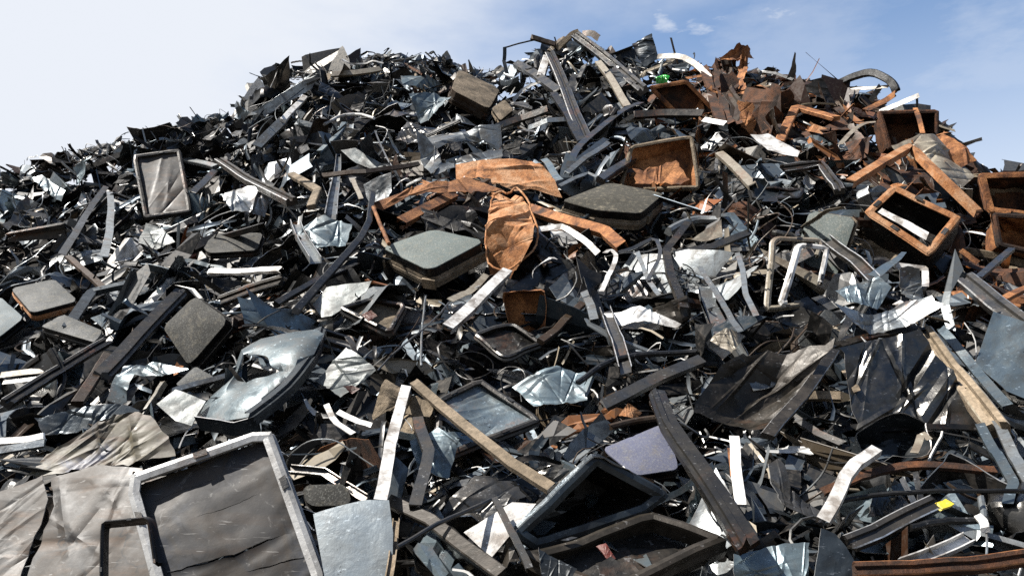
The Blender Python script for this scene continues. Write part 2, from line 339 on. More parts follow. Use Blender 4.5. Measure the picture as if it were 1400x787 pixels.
# ------------------------------------------------------------------ shapes
def grid_faces(n, m, closed_m=True, off=0):
    F = []
    for i in range(n - 1):
        for j in range(m if closed_m else m - 1):
            k = (j + 1) % m
            F.append((off + i * m + j, off + i * m + k, off + (i + 1) * m + k, off + (i + 1) * m + j))
    return F
def profile(kind, w, h, t=.004):
    a = w / 2; t = min(t, w * .25, h * .4)
    if kind == 'flat': return [(-a, 0), (a, 0), (a, -t), (-a, -t)]
    if kind == 'L': return [(-a, 0), (a, 0), (a, -h), (a - t, -h), (a - t, -t), (-a, -t)]
    if kind == 'U': return [(-a, 0), (a, 0), (a, -h), (a - t, -h), (a - t, -t), (-a + t, -t), (-a + t, -h), (-a, -h)]
    if kind == 'V': return [(-a, 0), (-a + t, 0), (-a + t, -h + t), (a - t, -h + t), (a - t, 0), (a, 0), (a, -h), (-a, -h)]
    if kind == 'rib': return [(-a, -.1 * h), (-a * .86, 0), (-a * .30, 0), (-a * .22, -.4 * h), (a * .22, -.4 * h), (a * .30, 0), (a * .86, 0), (a, -.1 * h), (a, -h), (-a, -h)]
    if kind == 'step': return [(-a, -h * .55), (-a, -h * .25), (-a * .1, -h * .25), (-a * .05, 0), (a * .5, 0), (a * .55, -h * .3), (a, -h * .3), (a, -h), (a - t, -h), (a - t, -h * .55)]
    if kind == 'box':
        c = min(w, h) * .14; return [(-a + c, 0), (a - c, 0), (a, -c), (a, -h + c), (a - c, -h), (-a + c, -h), (-a, -h + c), (-a, -c)]
    if kind == 'round':
        return [(a * math.cos(q), -a + a * math.sin(q)) for q in np.linspace(0, 2 * math.pi, 9)[:-1]]
def smooth_path(P, rounds):
    P = np.asarray(P, float)
    for _ in range(rounds):
        Q = [P[0]]
        for a, b_ in zip(P[:-1], P[1:]): Q += [a * .78 + b_ * .22, a * .22 + b_ * .78]
        Q.append(P[-1]); P = np.array(Q)
    return P
def resample(P, step):
    seg = np.linalg.norm(np.diff(P, axis=0), axis=1); s = np.concatenate([[0], np.cumsum(seg)])
    n = int(np.clip(round(s[-1] / step), 3, 60)); q = np.unique(np.concatenate([np.linspace(0, s[-1], n + 1), s]))
    q = q[np.concatenate([[True], np.diff(q) > step * .15])]
    return np.stack([np.interp(q, s, P[:, k]) for k in range(3)], 1)
def sweep(path, prof, hint, twist=0.0, rng=R0, ragged=.3, wobble=.0, taper=None):
    P = np.asarray(path, float); n = len(P); pr = np.array(prof)
    T = unit(np.gradient(P, axis=0)); N = np.asarray(hint, float) - T[0] * np.dot(hint, T[0])
    if np.linalg.norm(N) < 1e-3: N = np.cross(T[0], [0.3, .2, 1])
    N = unit(N); V = []; wid = np.ptp(pr[:, 0])
    if wobble: P = P + np.cumsum(rng.normal(0, wobble, P.shape), 0) * .5
    for i in range(n):
        N = unit(N - T[i] * np.dot(N, T[i])); B = np.cross(T[i], N)
        a = twist * i / max(1, n - 1); c, s = math.cos(a), math.sin(a)
        n2 = N * c + B * s; b2 = B * c - N * s
        k = 1.0 if taper is None else taper[0] + (taper[1] - taper[0]) * i / (n - 1)
        ring = P[i] + np.outer(pr[:, 0] * k, b2) + np.outer(pr[:, 1] * k, n2)
        if i in (0, n - 1) and ragged: ring = ring + np.outer(rng.uniform(-1, 1, len(pr)) * wid * ragged, T[i])
        V.append(ring)
    V = np.concatenate(V); m = len(pr)
    F = FL(grid_faces(n, m) + [tuple(range(m)), tuple((n - 1) * m + j for j in reversed(range(m)))])
    el = np.linalg.norm(pr - np.roll(pr, -1, 0), axis=1); thin = {j for j in range(m) if el[j] < .16 * wid and m not in (8,) or (m == 8 and el[j] < .1 * wid)}
    F.edge = [i * m + j for i in range(n - 1) for j in thin]
    return V, F
def tri(x): return 4 * np.abs(x - np.floor(x + .5)) - 1
def crumple(x, y, R, amp, rng, k=6, fine=1.0):
    z = np.zeros_like(x); wx = x + .12 * R * np.sin(y / R * 3 + rng.uniform(0, 6)); wy = y + .12 * R * np.sin(x / R * 3.3 + rng.uniform(0, 6))
    for i in range(k):
        th = rng.uniform(0, math.pi); f = rng.uniform(.35, .8) * (1.5 ** (i * fine)) / R
        z += amp * R * (.62 ** i) * tri(f * (wx * math.cos(th) + wy * math.sin(th)) + rng.uniform())
    return z
def basis(n, up=(0, 0, 1)):
    n = unit(n); x = np.cross(up, n)
    if np.linalg.norm(x) < .05: x = np.cross((0, 1, 0), n)
    x = unit(x); return x, np.cross(n, x), n
def outline2(poly, N, rnd=0.0, jag=0.0, rng=R0):
    """resample a closed 2-D polygon to about N points; rnd rounds corners, jag roughens the edge"""
    P = np.asarray(poly, float)
    for _ in range(2 if rnd else 0):
        Q = []
        for i in range(len(P)):
            a, b_, c = P[i - 1], P[i], P[(i + 1) % len(P)]
            la, lc = np.linalg.norm(a - b_), np.linalg.norm(c - b_); r = rnd * min(la, lc)
            Q += [b_ + (a - b_) / la * r, b_ + (c - b_) / lc * r]
        P = np.array(Q); rnd = .25
    C = np.vstack([P, P[:1]]); s = np.concatenate([[0], np.cumsum(np.linalg.norm(np.diff(C, axis=0), axis=1))])
    q = np.linspace(0, s[-1], N, endpoint=False)
    # keep the corners exact
    for sv in s[:-1]: q[np.argmin(np.abs(q - sv))] = sv
    q = np.sort(q)
    O = np.stack([np.interp(q, s, C[:, 0]), np.interp(q, s, C[:, 1])], 1)
    if jag: O = O + (rng.normal(0, jag, O.shape) * (rng.uniform(size=(len(O), 1)) < .5))
    return O
def solid(V, F, nrm, t):
    """give an open sheet thickness t"""
    n = len(V); V2 = np.concatenate([V, V - np.asarray(nrm) * t]); edge = {}
    for f in F:
        for a, b_ in zip(f, f[1:] + f[:1]): edge[(a, b_)] = 1
    F2 = FL(list(F) + [tuple(i + n for i in reversed(f)) for f in F]); k0 = len(F2)
    for (a, b_) in edge:
        if (b_, a) not in edge: F2.append((b_, a, a + n, b_ + n))
    F2.edge = range(k0, len(F2))
    return V2, F2
def sheet(poly3, n, amp=.08, rings=8, N=36, jag=.0, t=.003, rng=R0, fold=0.0, tears=0, fine=1.0, rnd=0.0, dome=0.0, k=6, flat=None):
    poly3 = np.asarray(poly3, float); c = poly3.mean(0); X, Y, Z = basis(n)
    p2 = np.stack([(poly3 - c) @ X, (poly3 - c) @ Y], 1); R = np.sqrt((p2 ** 2).sum(1)).mean()
    O = outline2(p2, N, rnd, jag * R, rng); N = len(O)
    rr = np.linspace(0, 1, rings + 1)[1:] ** .85
    pts = np.concatenate([[[0, 0]]] + [O * r * (1 + (rng.normal(0, .02, (N, 1)) if r < 1 else 0)) for r in rr])
    x, y = pts[:, 0].copy(), pts[:, 1].copy()
    z = crumple(x, y, R, amp, rng, k=k, fine=fine)
    if dome: z += dome * R * (1 - (x * x + y * y) / (R * R) * .7)
    nf = 2 if fold else 0
    for _ in range(nf):
        th = rng.uniform(0, 2 * math.pi); cc = rng.uniform(.1, .55) * R; ph = rng.uniform(.3, 1.0) * fold * rng.choice([-1, 1])
        q = x * math.cos(th) + y * math.sin(th) - cc; q = np.where(q > 0, q, 0)
        x -= (1 - math.cos(ph)) * q * math.cos(th); y -= (1 - math.cos(ph)) * q * math.sin(th); z += math.sin(ph) * q
    V = c + np.outer(x, X) + np.outer(y, Y) + np.outer(z, Z)
    F = [(0, 1 + j, 1 + (j + 1) % N) for j in range(N)] + grid_faces(rings, N, True, 1)
    F = [tuple(f) for f in F]
    for _ in range(tears):
        j = rng.randint(N); r0 = rng.randint(1, max(2, rings - 1)); w = rng.randint(1, 3)
        kill = {(i, (j + a) % N) for i in range(r0, rings - 1) for a in range(w)}
        F = [f for q, f in enumerate(F) if q < N or ((q - N) // N, (q - N) % N) not in kill]
    V, F = solid(V, F, Z, t); F.flat = amp >= .085 if flat is None else flat
    return V, F
def ring_offset(O, a):
    """offset a closed outline inwards by a"""
    d = np.roll(O, -1, 0) - np.roll(O, 1, 0); nn = np.stack([-d[:, 1], d[:, 0]], 1); nn /= np.linalg.norm(nn, axis=1, keepdims=True) + 1e-9
    area = .5 * np.sum(O[:, 0] * np.roll(O[:, 1], -1) - np.roll(O[:, 0], -1) * O[:, 1])
    return O + nn * a * (1 if area > 0 else -1)
def frame_ring(poly3, n, w, depth, rng=R0, N=48, rnd=.10, warp=.0, gap=None, back=None):
    """ring of L section along a quad: a flat rail of width w facing n and a wall of the given depth behind its outer edge"""
    poly3 = np.asarray(poly3, float); c = poly3.mean(0); X, Y, Z = basis(n)
    p2 = np.stack([(poly3 - c) @ X, (poly3 - c) @ Y], 1); O = outline2(p2, N, rnd); N = len(O); t = .005
    prof = [(0, 0), (w * .45, .004), (w, 0), (w, -t * 1.6), (t * 1.5, -t * 1.6), (t * 1.5, -depth), (0, -depth), (-.006, -depth * .55), (0, -depth * .35)]
    R = np.abs(p2).max(); V = []
    zz = crumple(O[:, 0], O[:, 1], R, warp, rng, k=3) if warp else np.zeros(N)
    for a, b_ in prof:
        Q = ring_offset(O, a); V.append(c + np.outer(Q[:, 0], X) + np.outer(Q[:, 1], Y) + np.outer(b_ + zz, Z))
    V = np.concatenate(V); m = len(prof); F = []
    for j in range(N):
        if gap and gap[0] <= j < gap[1]: continue
        for i in range(m):
            k = (i + 1) % m; F.append((i * N + j, i * N + (j + 1) % N, k * N + (j + 1) % N, k * N + j))
    return V, F
def crt_parts(poly3, n, thick, face='glassgrey', band='grey', skirt='dark', rnd=.09, dome=.05, rng=R0):
    """front panel of a picture tube: bulged glass face, glass skirt and the steel band round it"""
    poly3 = np.asarray(poly3, float); c = poly3.mean(0); X, Y, Z = basis(n)
    p2 = np.stack([(poly3 - c) @ X, (poly3 - c) @ Y], 1); O = outline2(p2, 44, rnd); N = len(O); R = np.sqrt((p2 ** 2).sum(1)).mean(); chip = 1 - np.where(rng.uniform(size=N) < .10, rng.uniform(.005, .03, N), 0)
    def lay(s, z): return c + np.outer(O[:, 0] * s, X) + np.outer(O[:, 1] * s, Y) + np.outer(np.full(N, z), Z)
    V = [np.array([c + Z * dome * R])]
    for r in (.25, .5, .7, .85, .94, .99): V.append(lay(r, dome * R * (1 - r * r)))
    V[-1] = c + (V[-1] - c) * chip[:, None]; V.append(c + (lay(1.0, -.004) - c) * np.sqrt(chip)[:, None])
    V = np.concatenate(V); F = [(0, 1 + j, 1 + (j + 1) % N) for j in range(N)] + grid_faces(7, N, True, 1)
    Vs = np.concatenate([lay(1.002, -.003), lay(1.004, -thick * .4), lay(.97, -thick), lay(.80, -thick * 1.02), lay(.78, -thick * .5), lay(.4, -thick * .4)])
    Fs = grid_faces(6, N, True)
    Vb = np.concatenate([lay(1.004, -thick * .42), lay(1.03, -thick * .40), lay(1.035, -thick * .56), lay(1.05, -thick * .58), lay(1.05, -thick * .72), lay(1.03, -thick * .74), lay(1.028, -thick * .92), lay(.985, -thick * .93)])
    Fb = grid_faces(8, N, True); subs = []
    j0 = rng.randint(0, N)
    for q in range(4):
        j = (j0 + q * N // 4) % N; p = Vb[2 * N + j]; d1 = unit(Vb[2 * N + (j + 1) % N] - p); d2 = unit(p - c - Z * np.dot(p - c, Z))
        s = thick * .22
        bx = np.array([p + d1 * a * s * 1.4 + d2 * (b_ * s * .5) + Z * (e * s - thick * .1) for a in (-1, 1) for b_ in (0, 1) for e in (-1, 1)])
        subs.append(('lug', bx, [(0, 1, 3, 2), (4, 6, 7, 5), (0, 4, 5, 1), (2, 3, 7, 6), (0, 2, 6, 4), (1, 5, 7, 3)], band))
    return [('glass_face', V, F, face, []), ('glass_skirt', Vs, Fs, skirt, []), ('metal_band', Vb, Fb, band, subs)]
def tub(poly3, n, depth, taper=.75, amp=.03, rng=R0, N=40, shift=(0, 0), t=.003, floor=True, lip=.0, rnd=.07):
    """open pressed-steel box: rim polygon, walls going back against n, with a floor or a window in it"""
    poly3 = np.asarray(poly3, float); c = poly3.mean(0); X, Y, Z = basis(n)
    p2 = np.stack([(poly3 - c) @ X, (poly3 - c) @ Y], 1); O = outline2(p2, N, rnd); N = len(O); R = np.abs(p2).max()
    lays = [(1 + lip, .0), (1.0, -.001)] + [(1 - (1 - taper) * q, -depth * q) for q in (.15, .3, .5, .7, .85, 1.0)]
    if floor: lays += [(taper * .8, -depth), (taper * .5, -depth * .98), (taper * .2, -depth), (.01, -depth)]
    else: lays += [(taper * .8, -depth), (taper * .62, -depth)]
    V = []
    for s, z in lays:
        q = -z / depth
        x = O[:, 0] * s + shift[0] * q; y = O[:, 1] * s + shift[1] * q
        V.append(np.stack([x, y, np.full(N, z)], 1))
    V = np.concatenate(V); x, y, z = V.T
    rad = crumple(x + z * .7, y + z, R, amp, rng, k=5, fine=.8); r = np.sqrt(x * x + y * y) + 1e-6
    x = x + rad * x / r; y = y + rad * y / r; z = z + .6 * crumple(x, y, R, amp, rng, k=5)
    W_ = c + np.outer(x, X) + np.outer(y, Y) + np.outer(z, Z)
    F = [tuple(f) for f in grid_faces(len(lays), N, True)]
    nr = unit(np.outer(x, X) + np.outer(y, Y)) * .7 + Z * .7
    return solid(W_, F, nr, t)
def plane_pts(px, n, lift=.06, d=None):
    """pixels -> points of a plane of normal n through the heap surface under their middle"""
    px = np.asarray(px, float); cu, cv = px.mean(0)
    dc = float(dsurf(cu, cv)) - lift if d is None else d
    c = at_d(cu, cv, dc); n = unit(n); r = rays(px[:, 0], px[:, 1])
    s = ((c - CAM) @ n) / (r @ n); s = np.clip(s, dc * .72, dc * 1.4)
    return CAM + r * s[:, None]
def off_px(cu, cv): return float(dsurf(cu, cv)) / FPX
def hero(name, label, cat, parts, short=None, group=None):
    for p in parts:
        splat(p[1], p[2])
        for s in p[4]: splat(s[1], s[2])
    return thing(name, label, cat, parts, group, short)
def bar_px(px, w, kind='U', lift=.07, h=None, roll=0.0, smooth=0, rng=R0, twist=0.0, ragged=.3, wobble=.002, taper=None, hint=None):
    """a bar that follows the heap under the given pixels; w is its width in pixels there"""
    px = np.asarray(px, float); lf = np.broadcast_to(np.asarray(lift, float), (len(px),))
    P = at(px[:, 0], px[:, 1], lf); wm = w * float(np.mean(dsurf(px[:, 0], px[:, 1]))) / FPX
    P = resample(smooth_path(P, smooth), max(.05, wm * 2.2)); c = P.mean(0)
    if kind != 'round' and not smooth and len(P) > 4:       # knocks: the bar is no longer quite straight
        for _ in range(2):
            i = rng.randint(1, len(P) - 1); q = rng.normal(0, 1, 3) * min(.009, .2 * wm); w_ = np.abs(np.arange(len(P)) - i) / max(1.5, len(P) * .45); P = P + np.outer(np.clip(1 - w_, 0, 1), q)
    hn = to_cam(c) + np.array([0, 0, .55 + roll]) if hint is None else np.asarray(hint, float)
    return sweep(P, profile(kind, wm, wm * .6 if h is None else h * wm, max(.003, wm * .08)), hn, twist, rng, ragged, wobble, taper)

def holed_sheet(outer3, hole3, n, amp, rng, dome=.0, rings=9, N=56, t=.003, k=6, hole_dz=0.0):
    """dished sheet with a torn hole: a crumpled surface between an outer and an inner outline"""
    outer3 = np.asarray(outer3, float); hole3 = np.asarray(hole3, float); c = hole3.mean(0); X, Y, Z = basis(n)
    def rad(P):
        p = np.stack([(P - c) @ X, (P - c) @ Y], 1); o = outline2(p, N * 4); a = np.arctan2(o[:, 1], o[:, 0]); s = np.argsort(a); r = np.hypot(o[:, 0], o[:, 1])[s]; a = a[s]
        g = np.linspace(-math.pi, math.pi, N, endpoint=False); return g, np.interp(g, np.concatenate([a - 2 * math.pi, a, a + 2 * math.pi]), np.tile(r, 3))
    g, ro = rad(outer3); _, ri = rad(hole3); ri = np.minimum(ri, ro * .93) * (1 + rng.normal(0, .05, N)); V = []
    for i in range(rings + 1):
        q = i / rings; r = ri + (ro - ri) * q; V.append(np.stack([r * np.cos(g), r * np.sin(g), np.full(N, dome * (1 - q ** 2.2) + hole_dz * (1 - q) ** 3)], 1))
    V = np.concatenate(V); x, y, z = V.T; R = ro.mean(); z = z + crumple(x, y, R, amp, rng, k=k)
    W_ = c + np.outer(x, X) + np.outer(y, Y) + np.outer(z, Z)
    V, F = solid(W_, [tuple(f) for f in grid_faces(rings + 1, N, True)], Z, t); F.flat = amp > .08; return V, F

def torn_sheet(quad3, n, cuts, amp, rng, nx=60, rows=14, t=.003, along=0, edge_jag=.0):
    """sheet split by long open tears. cuts: (middle, slope, from, to, gap) as shares of the quad; along=1 turns the tears by 90 degrees"""
    Q = np.asarray(quad3, float)
    if along: Q = Q[[1, 2, 3, 0]]
    X, Y, Z = basis(n); c = Q.mean(0); s = np.linspace(0, 1, nx); V = []; F = []
    def cut(k, side):
        if k < 0: return np.zeros(nx)
        if k >= len(cuts): return np.ones(nx)
        m_, sl, a, b_, g = cuts[k]; w = np.clip((s - a) / max(1e-3, b_ - a), 0, 1); gap = g * np.sin(w * math.pi) ** .6
        base = m_ + sl * (s - .5) + .004 * np.sin(s * 9 + k * 5) + JAG[k] * .5
        return base + side * gap * .5 * (1 + .25 * np.sin(s * 31 + side * 2 + k))
    JAG = [np.cumsum(rng.normal(0, .0035, nx)) for _ in cuts]; R = np.linalg.norm(Q[2] - Q[0]) / 2
    seed = rng.randint(1 << 30)
    for k in range(-1, len(cuts)):
        lo, hi = cut(k, 1), cut(k + 1, -1)
        if k == -1: lo = lo + 0
        o = len(V) and sum(len(v) for v in V); o = int(o)
        for r in range(rows):
            w = r / (rows - 1); tt = lo + (hi - lo) * w
            P = ((1 - s) * (1 - tt))[:, None] * Q[0] + (s * (1 - tt))[:, None] * Q[1] + (s * tt)[:, None] * Q[2] + ((1 - s) * tt)[:, None] * Q[3]
            lift = np.zeros(nx)
            if k >= 0: lift += .5 * cuts[k][4] * np.exp(-w * 5) * np.sin(np.clip((s - cuts[k][2]) / (cuts[k][3] - cuts[k][2]), 0, 1) * math.pi)
            if k + 1 < len(cuts): lift -= .25 * cuts[k + 1][4] * np.exp(-(1 - w) * 5) * np.sin(np.clip((s - cuts[k + 1][2]) / (cuts[k + 1][3] - cuts[k + 1][2]), 0, 1) * math.pi)
            V.append(P + np.outer(lift * R * 1.4, Z))
        F += [tuple(f) for f in grid_faces(rows, nx, False, o)]
    V = np.concatenate(V); x = (V - c) @ X; y = (V - c) @ Y
    V = V + np.outer(crumple(x, y, R, amp, rs(seed), k=8), Z)
    return solid(V, F, Z if np.dot(np.cross(V[1] - V[0], V[nx] - V[0]), Z) > 0 else Z, t)

# ------------------------------------------------------------------ sheets with crisp creases, crushed profiles
def bisect(V, F, th, c):
    cs, sn = math.cos(th), math.sin(th); V = [tuple(v) for v in V]; q = [v[0] * cs + v[1] * sn - c for v in V]; q = [0.0 if abs(a) < 1e-7 else a for a in q]; cache = {}; out = []
    def cut(a, b_):
        k = (min(a, b_), max(a, b_))
        if k not in cache:
            t = q[a] / (q[a] - q[b_]); cache[k] = len(V); V.append(tuple(V[a][i] + (V[b_][i] - V[a][i]) * t for i in range(3)))
        return cache[k]
    for f in F:
        pos, neg = [], []
        for i, a in enumerate(f):
            b_ = f[(i + 1) % len(f)]
            if q[a] >= 0: pos.append(a)
            if q[a] <= 0: neg.append(a)
            if q[a] * q[b_] < 0: m = cut(a, b_); pos.append(m); neg.append(m)
        if len(pos) > 2 and any(a >= len(q) or q[a] > 0 for a in pos): out.append(tuple(pos))
        if len(neg) > 2 and any(a >= len(q) or q[a] < 0 for a in neg): out.append(tuple(neg))
    return np.array(V), out
def facet(poly2, nf, slope, shrink, rng, both=True, ctr=None, wrinkles=0, wh=1.0):
    """crease a flat polygon along nf lines; every crease is a real edge. both: ridges (keeps the outline), else one side is bent up"""
    P = np.asarray(poly2, float); c = P.mean(0) if ctr is None else ctr; R = np.sqrt(((P - c) ** 2).sum(1)).mean(); n = len(P)
    V = np.array([[x, y, 0] for x, y in P]); F = [tuple(f) for f in tessellate_polygon([[Vector((x, y, 0)) for x, y in P]])]
    for k in range(nf):
        th = rng.uniform(0, math.pi) if k % 3 else rng.normal(0, .35) + (math.pi / 2) * rng.randint(2); cc = rng.uniform(-.75, .75) * R + c[0] * math.cos(th) + c[1] * math.sin(th)
        V, F = bisect(V, F, th, cc); d = V[:, 0] * math.cos(th) + V[:, 1] * math.sin(th) - cc
        s = slope * rng.uniform(.3, 1) * rng.choice([-1, 1])
        if both: V[:, 2] += s * np.abs(d) * .5
        else:
            h = np.maximum(d, 0); s = s * 1.3; ca = 1 / math.sqrt(1 + s * s); V[:, 2] += s * ca * h; V[:, 0] -= (1 - ca) * h * math.cos(th) * shrink; V[:, 1] -= (1 - ca) * h * math.sin(th) * shrink
    th0 = rng.uniform(0, math.pi)
    for k in range(wrinkles):
        th = th0 + rng.normal(0, .30) if rng.uniform() < .72 else rng.uniform(0, math.pi); w = R * rng.uniform(.03, .10); cc = rng.uniform(-.9, .9) * R + c[0] * math.cos(th) + c[1] * math.sin(th); h = w * rng.uniform(.35, .9) * rng.choice([-1, 1]) * wh
        for o in (-w, 0, w): V, F = bisect(V, F, th, cc + o * rng.uniform(.7, 1.3) if o else cc)
        d = V[:, 0] * math.cos(th) + V[:, 1] * math.sin(th) - cc; tt = V[:, 1] * math.cos(th) - V[:, 0] * math.sin(th)
        V[:, 2] += h * np.clip(1 - np.abs(d) / w, 0, 1) * np.clip(1.2 - np.abs(tt - rng.uniform(-.6, .6) * R) / R, 0, 1)
    V[:, 2] -= V[:, 2].mean()
    return V, F, R
def facet_sheet(poly3, n, nf, slope, rng, jag=.03, t=.003, both=True, N=18, fine=0.0, dome=0.0, wrinkles=0, wh=1.0):
    poly3 = np.asarray(poly3, float); c = poly3.mean(0); X, Y, Z = basis(n)
    p2 = np.stack([(poly3 - c) @ X, (poly3 - c) @ Y], 1); R = np.sqrt((p2 ** 2).sum(1)).mean()
    O = outline2(p2, max(N, len(p2)), 0.0, jag * R, rng)
    V, F, R = facet(O, nf, slope, 1.0, rng, both, None, wrinkles, wh)
    V = V + rng.normal(0, fine * R * 2, V.shape) * np.array([.3, .3, 1])
    if both:                                            # take the tilt out again, so the sheet keeps its plane
        A = np.c_[V[:, :2], np.ones(len(V))]; V[:, 2] -= A @ np.linalg.lstsq(A, V[:, 2], rcond=None)[0]
    if dome: V[:, 2] += dome * R * (1 - (V[:, 0] ** 2 + V[:, 1] ** 2) / (R * R) * .7)
    W_ = c + np.outer(V[:, 0], X) + np.outer(V[:, 1], Y) + np.outer(V[:, 2], Z)
    V, F = solid(W_, F, Z, t); F.flat = True; return V, F
def crushed(P, w, hint, rng, t=.0025, crush=1.0):
    """pressed channel that was crushed: kinked path, skewed sections, flanges folded flat or sprung open"""
    P = np.asarray(P, float); n = len(P); T = unit(np.gradient(P, axis=0)); N = np.asarray(hint, float); V = []
    kind = rng.randint(4); pr0 = [[(-.5, .45), (-.5, 0), (.5, 0), (.5, .45)], [(-.6, .1), (-.5, .4), (-.2, .4), (-.15, 0), (.2, 0), (.5, .3)], [(-.5, .5), (-.45, 0), (0, .08), (.45, 0)], [(-.5, 0), (-.1, .1), (.1, -.12), (.5, .05), (.55, .4)]][kind]
    pr0 = np.array(pr0); m = len(pr0); fl = rng.choice([-1, 1])
    for i in range(n):
        N = N - T[i] * np.dot(N, T[i]); N = unit(N + rng.normal(0, .22 * crush, 3)); N = unit(N - T[i] * np.dot(N, T[i])); B = np.cross(T[i], N)
        hs = rng.uniform(.15, 1.25) * fl * (1 if rng.uniform() < .85 else -1); ws = rng.uniform(.7, 1.2); sk = rng.normal(0, .5 * crush)
        a = pr0[:, 0] * w * ws; b_ = pr0[:, 1] * w * hs + rng.normal(0, .05 * w * crush, m)
        ring = P[i] + np.outer(a, B) + np.outer(b_, N) + np.outer(a * sk, T[i])
        if i in (0, n - 1): ring = ring + np.outer(rng.normal(0, .35 * w, m), T[i])
        V.append(ring)
    V = np.concatenate(V); F = [tuple(f) for f in grid_faces(n, m, False)]
    nr = unit(np.asarray(hint, float)); V, F = solid(V, F, nr * fl, t); F.flat = True; return V, F
def kinked(c, D, n, L, rng, k=4, bend=.5):
    s = unit(np.cross(D, n)); pts = [c - D * L / 2]; q = unit(D)
    br = np.sort(rng.uniform(.08, .92, k)); st = np.diff(np.concatenate([[0], br, [1]])) * L
    for x in st: pts.append(pts[-1] + q * x); q = unit(q * .9 + D * .25 + s * rng.normal(0, bend) + n * rng.normal(0, bend * .7))
    P = np.array(pts); return P - P.mean(0) + c
def loft_px(outer, inner, rings, rng, bulge=0.0, amp=.0, N=64, t=.003, k=5):
    """skin between two closed contours given as (pixel u, pixel v, lift above the heap)"""
    def rs_(C):
        C = np.asarray(C, float); D = np.vstack([C, C[:1]]); s = np.concatenate([[0], np.cumsum(np.hypot(*np.diff(D[:, :2], axis=0).T))]); q = np.linspace(0, s[-1], N, endpoint=False)
        return np.stack([np.interp(q, s, D[:, j]) for j in range(3)], 1)
    A, B = rs_(outer), rs_(inner); B = np.roll(B, -int(np.argmin(np.hypot(B[:, 0] - A[0, 0], B[:, 1] - A[0, 1]))), 0)
    d0 = float(dsurf(A[:, 0].mean(), A[:, 1].mean())); V = []
    for i in range(rings + 1):
        q = i / rings; M = B + (A - B) * q; l = M[:, 2] + bulge * math.sin(q * math.pi)
        base = np.array([float(dsurf(a, b_)) for a, b_ in M[:, :2]]) * .35 + d0 * .65
        V.append(at_d(M[:, 0], M[:, 1], base - l))
    V = np.concatenate(V)
    if amp:
        c = V.mean(0); X, Y, Z = basis(to_cam(c)); R = np.linalg.norm(V - c, axis=1).mean(); V = V + np.outer(crumple((V - c) @ X, (V - c) @ Y, R, amp, rng, k=k), Z)
    return solid(V, [tuple(f) for f in grid_faces(rings + 1, N, True)], to_cam(V.mean(0)), t)

# ------------------------------------------------------------------ the ground and the heap's core
G = 600.0
structure('ground', np.array([[-G, -G, 0], [G, -G, 0], [G, G, 0], [-G, G, 0]]), [(0, 1, 2, 3)], 'ground')
us = np.arange(-600, 2001, 40.0); rows = []
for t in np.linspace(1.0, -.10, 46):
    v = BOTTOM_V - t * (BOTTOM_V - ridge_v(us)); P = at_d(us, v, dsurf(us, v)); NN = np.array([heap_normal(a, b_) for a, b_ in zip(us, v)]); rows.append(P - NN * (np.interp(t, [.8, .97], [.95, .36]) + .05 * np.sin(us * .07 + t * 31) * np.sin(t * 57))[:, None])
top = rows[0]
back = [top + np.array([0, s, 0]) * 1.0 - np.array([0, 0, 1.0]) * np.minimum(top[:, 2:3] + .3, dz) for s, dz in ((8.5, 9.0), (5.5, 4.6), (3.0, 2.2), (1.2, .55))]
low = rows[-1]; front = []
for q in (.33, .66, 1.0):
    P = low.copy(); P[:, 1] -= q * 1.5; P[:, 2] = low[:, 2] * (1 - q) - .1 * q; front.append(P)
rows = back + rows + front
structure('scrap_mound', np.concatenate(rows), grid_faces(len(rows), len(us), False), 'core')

# ------------------------------------------------------------------ the pieces that can be picked out one by one
def n3(r, u, t): return unit(np.array([r, -t, u], float))
H = hero
SEED = [100]
def rg(): SEED[0] += 1; return rs(SEED[0])
def SHEET(label, short, px, n, mat, amp=.07, lift=.08, name='sheet_fragment', cat='sheet metal', extra=None, **k):
    r = rg(); P = plane_pts(px, n, lift)
    if amp >= .05 and not k.get('dome') and k.get('flat') is not False: V, F = facet_sheet(P, n, k.get('nf', 5 + int(amp * 50)), k.get('slope', 2.2 * amp + .22), r, N=26 + 2 * len(px), jag=k.get('jag', .03), wrinkles=k.get('wr', 5 + int(amp * 60)), wh=k.get('wh', 1.0))
    else: V, F = sheet(P, n, amp=amp, rng=r, **k)
    parts = [(extra[0] if extra else name, V, F, mat, [])]
    if extra: parts += extra[1](P)
    return H(name, label, cat, parts, short)
def BAR(label, short, px, w, kind, mat, lift=.07, name='metal_bar', cat='metal bar', more=None, **k):
    V, F = bar_px(px, w, kind, lift, rng=rg(), **k); parts = [('rail' if more else name, V, F, mat, [])]
    if more: parts += more
    return H(name, label, cat, parts, short)
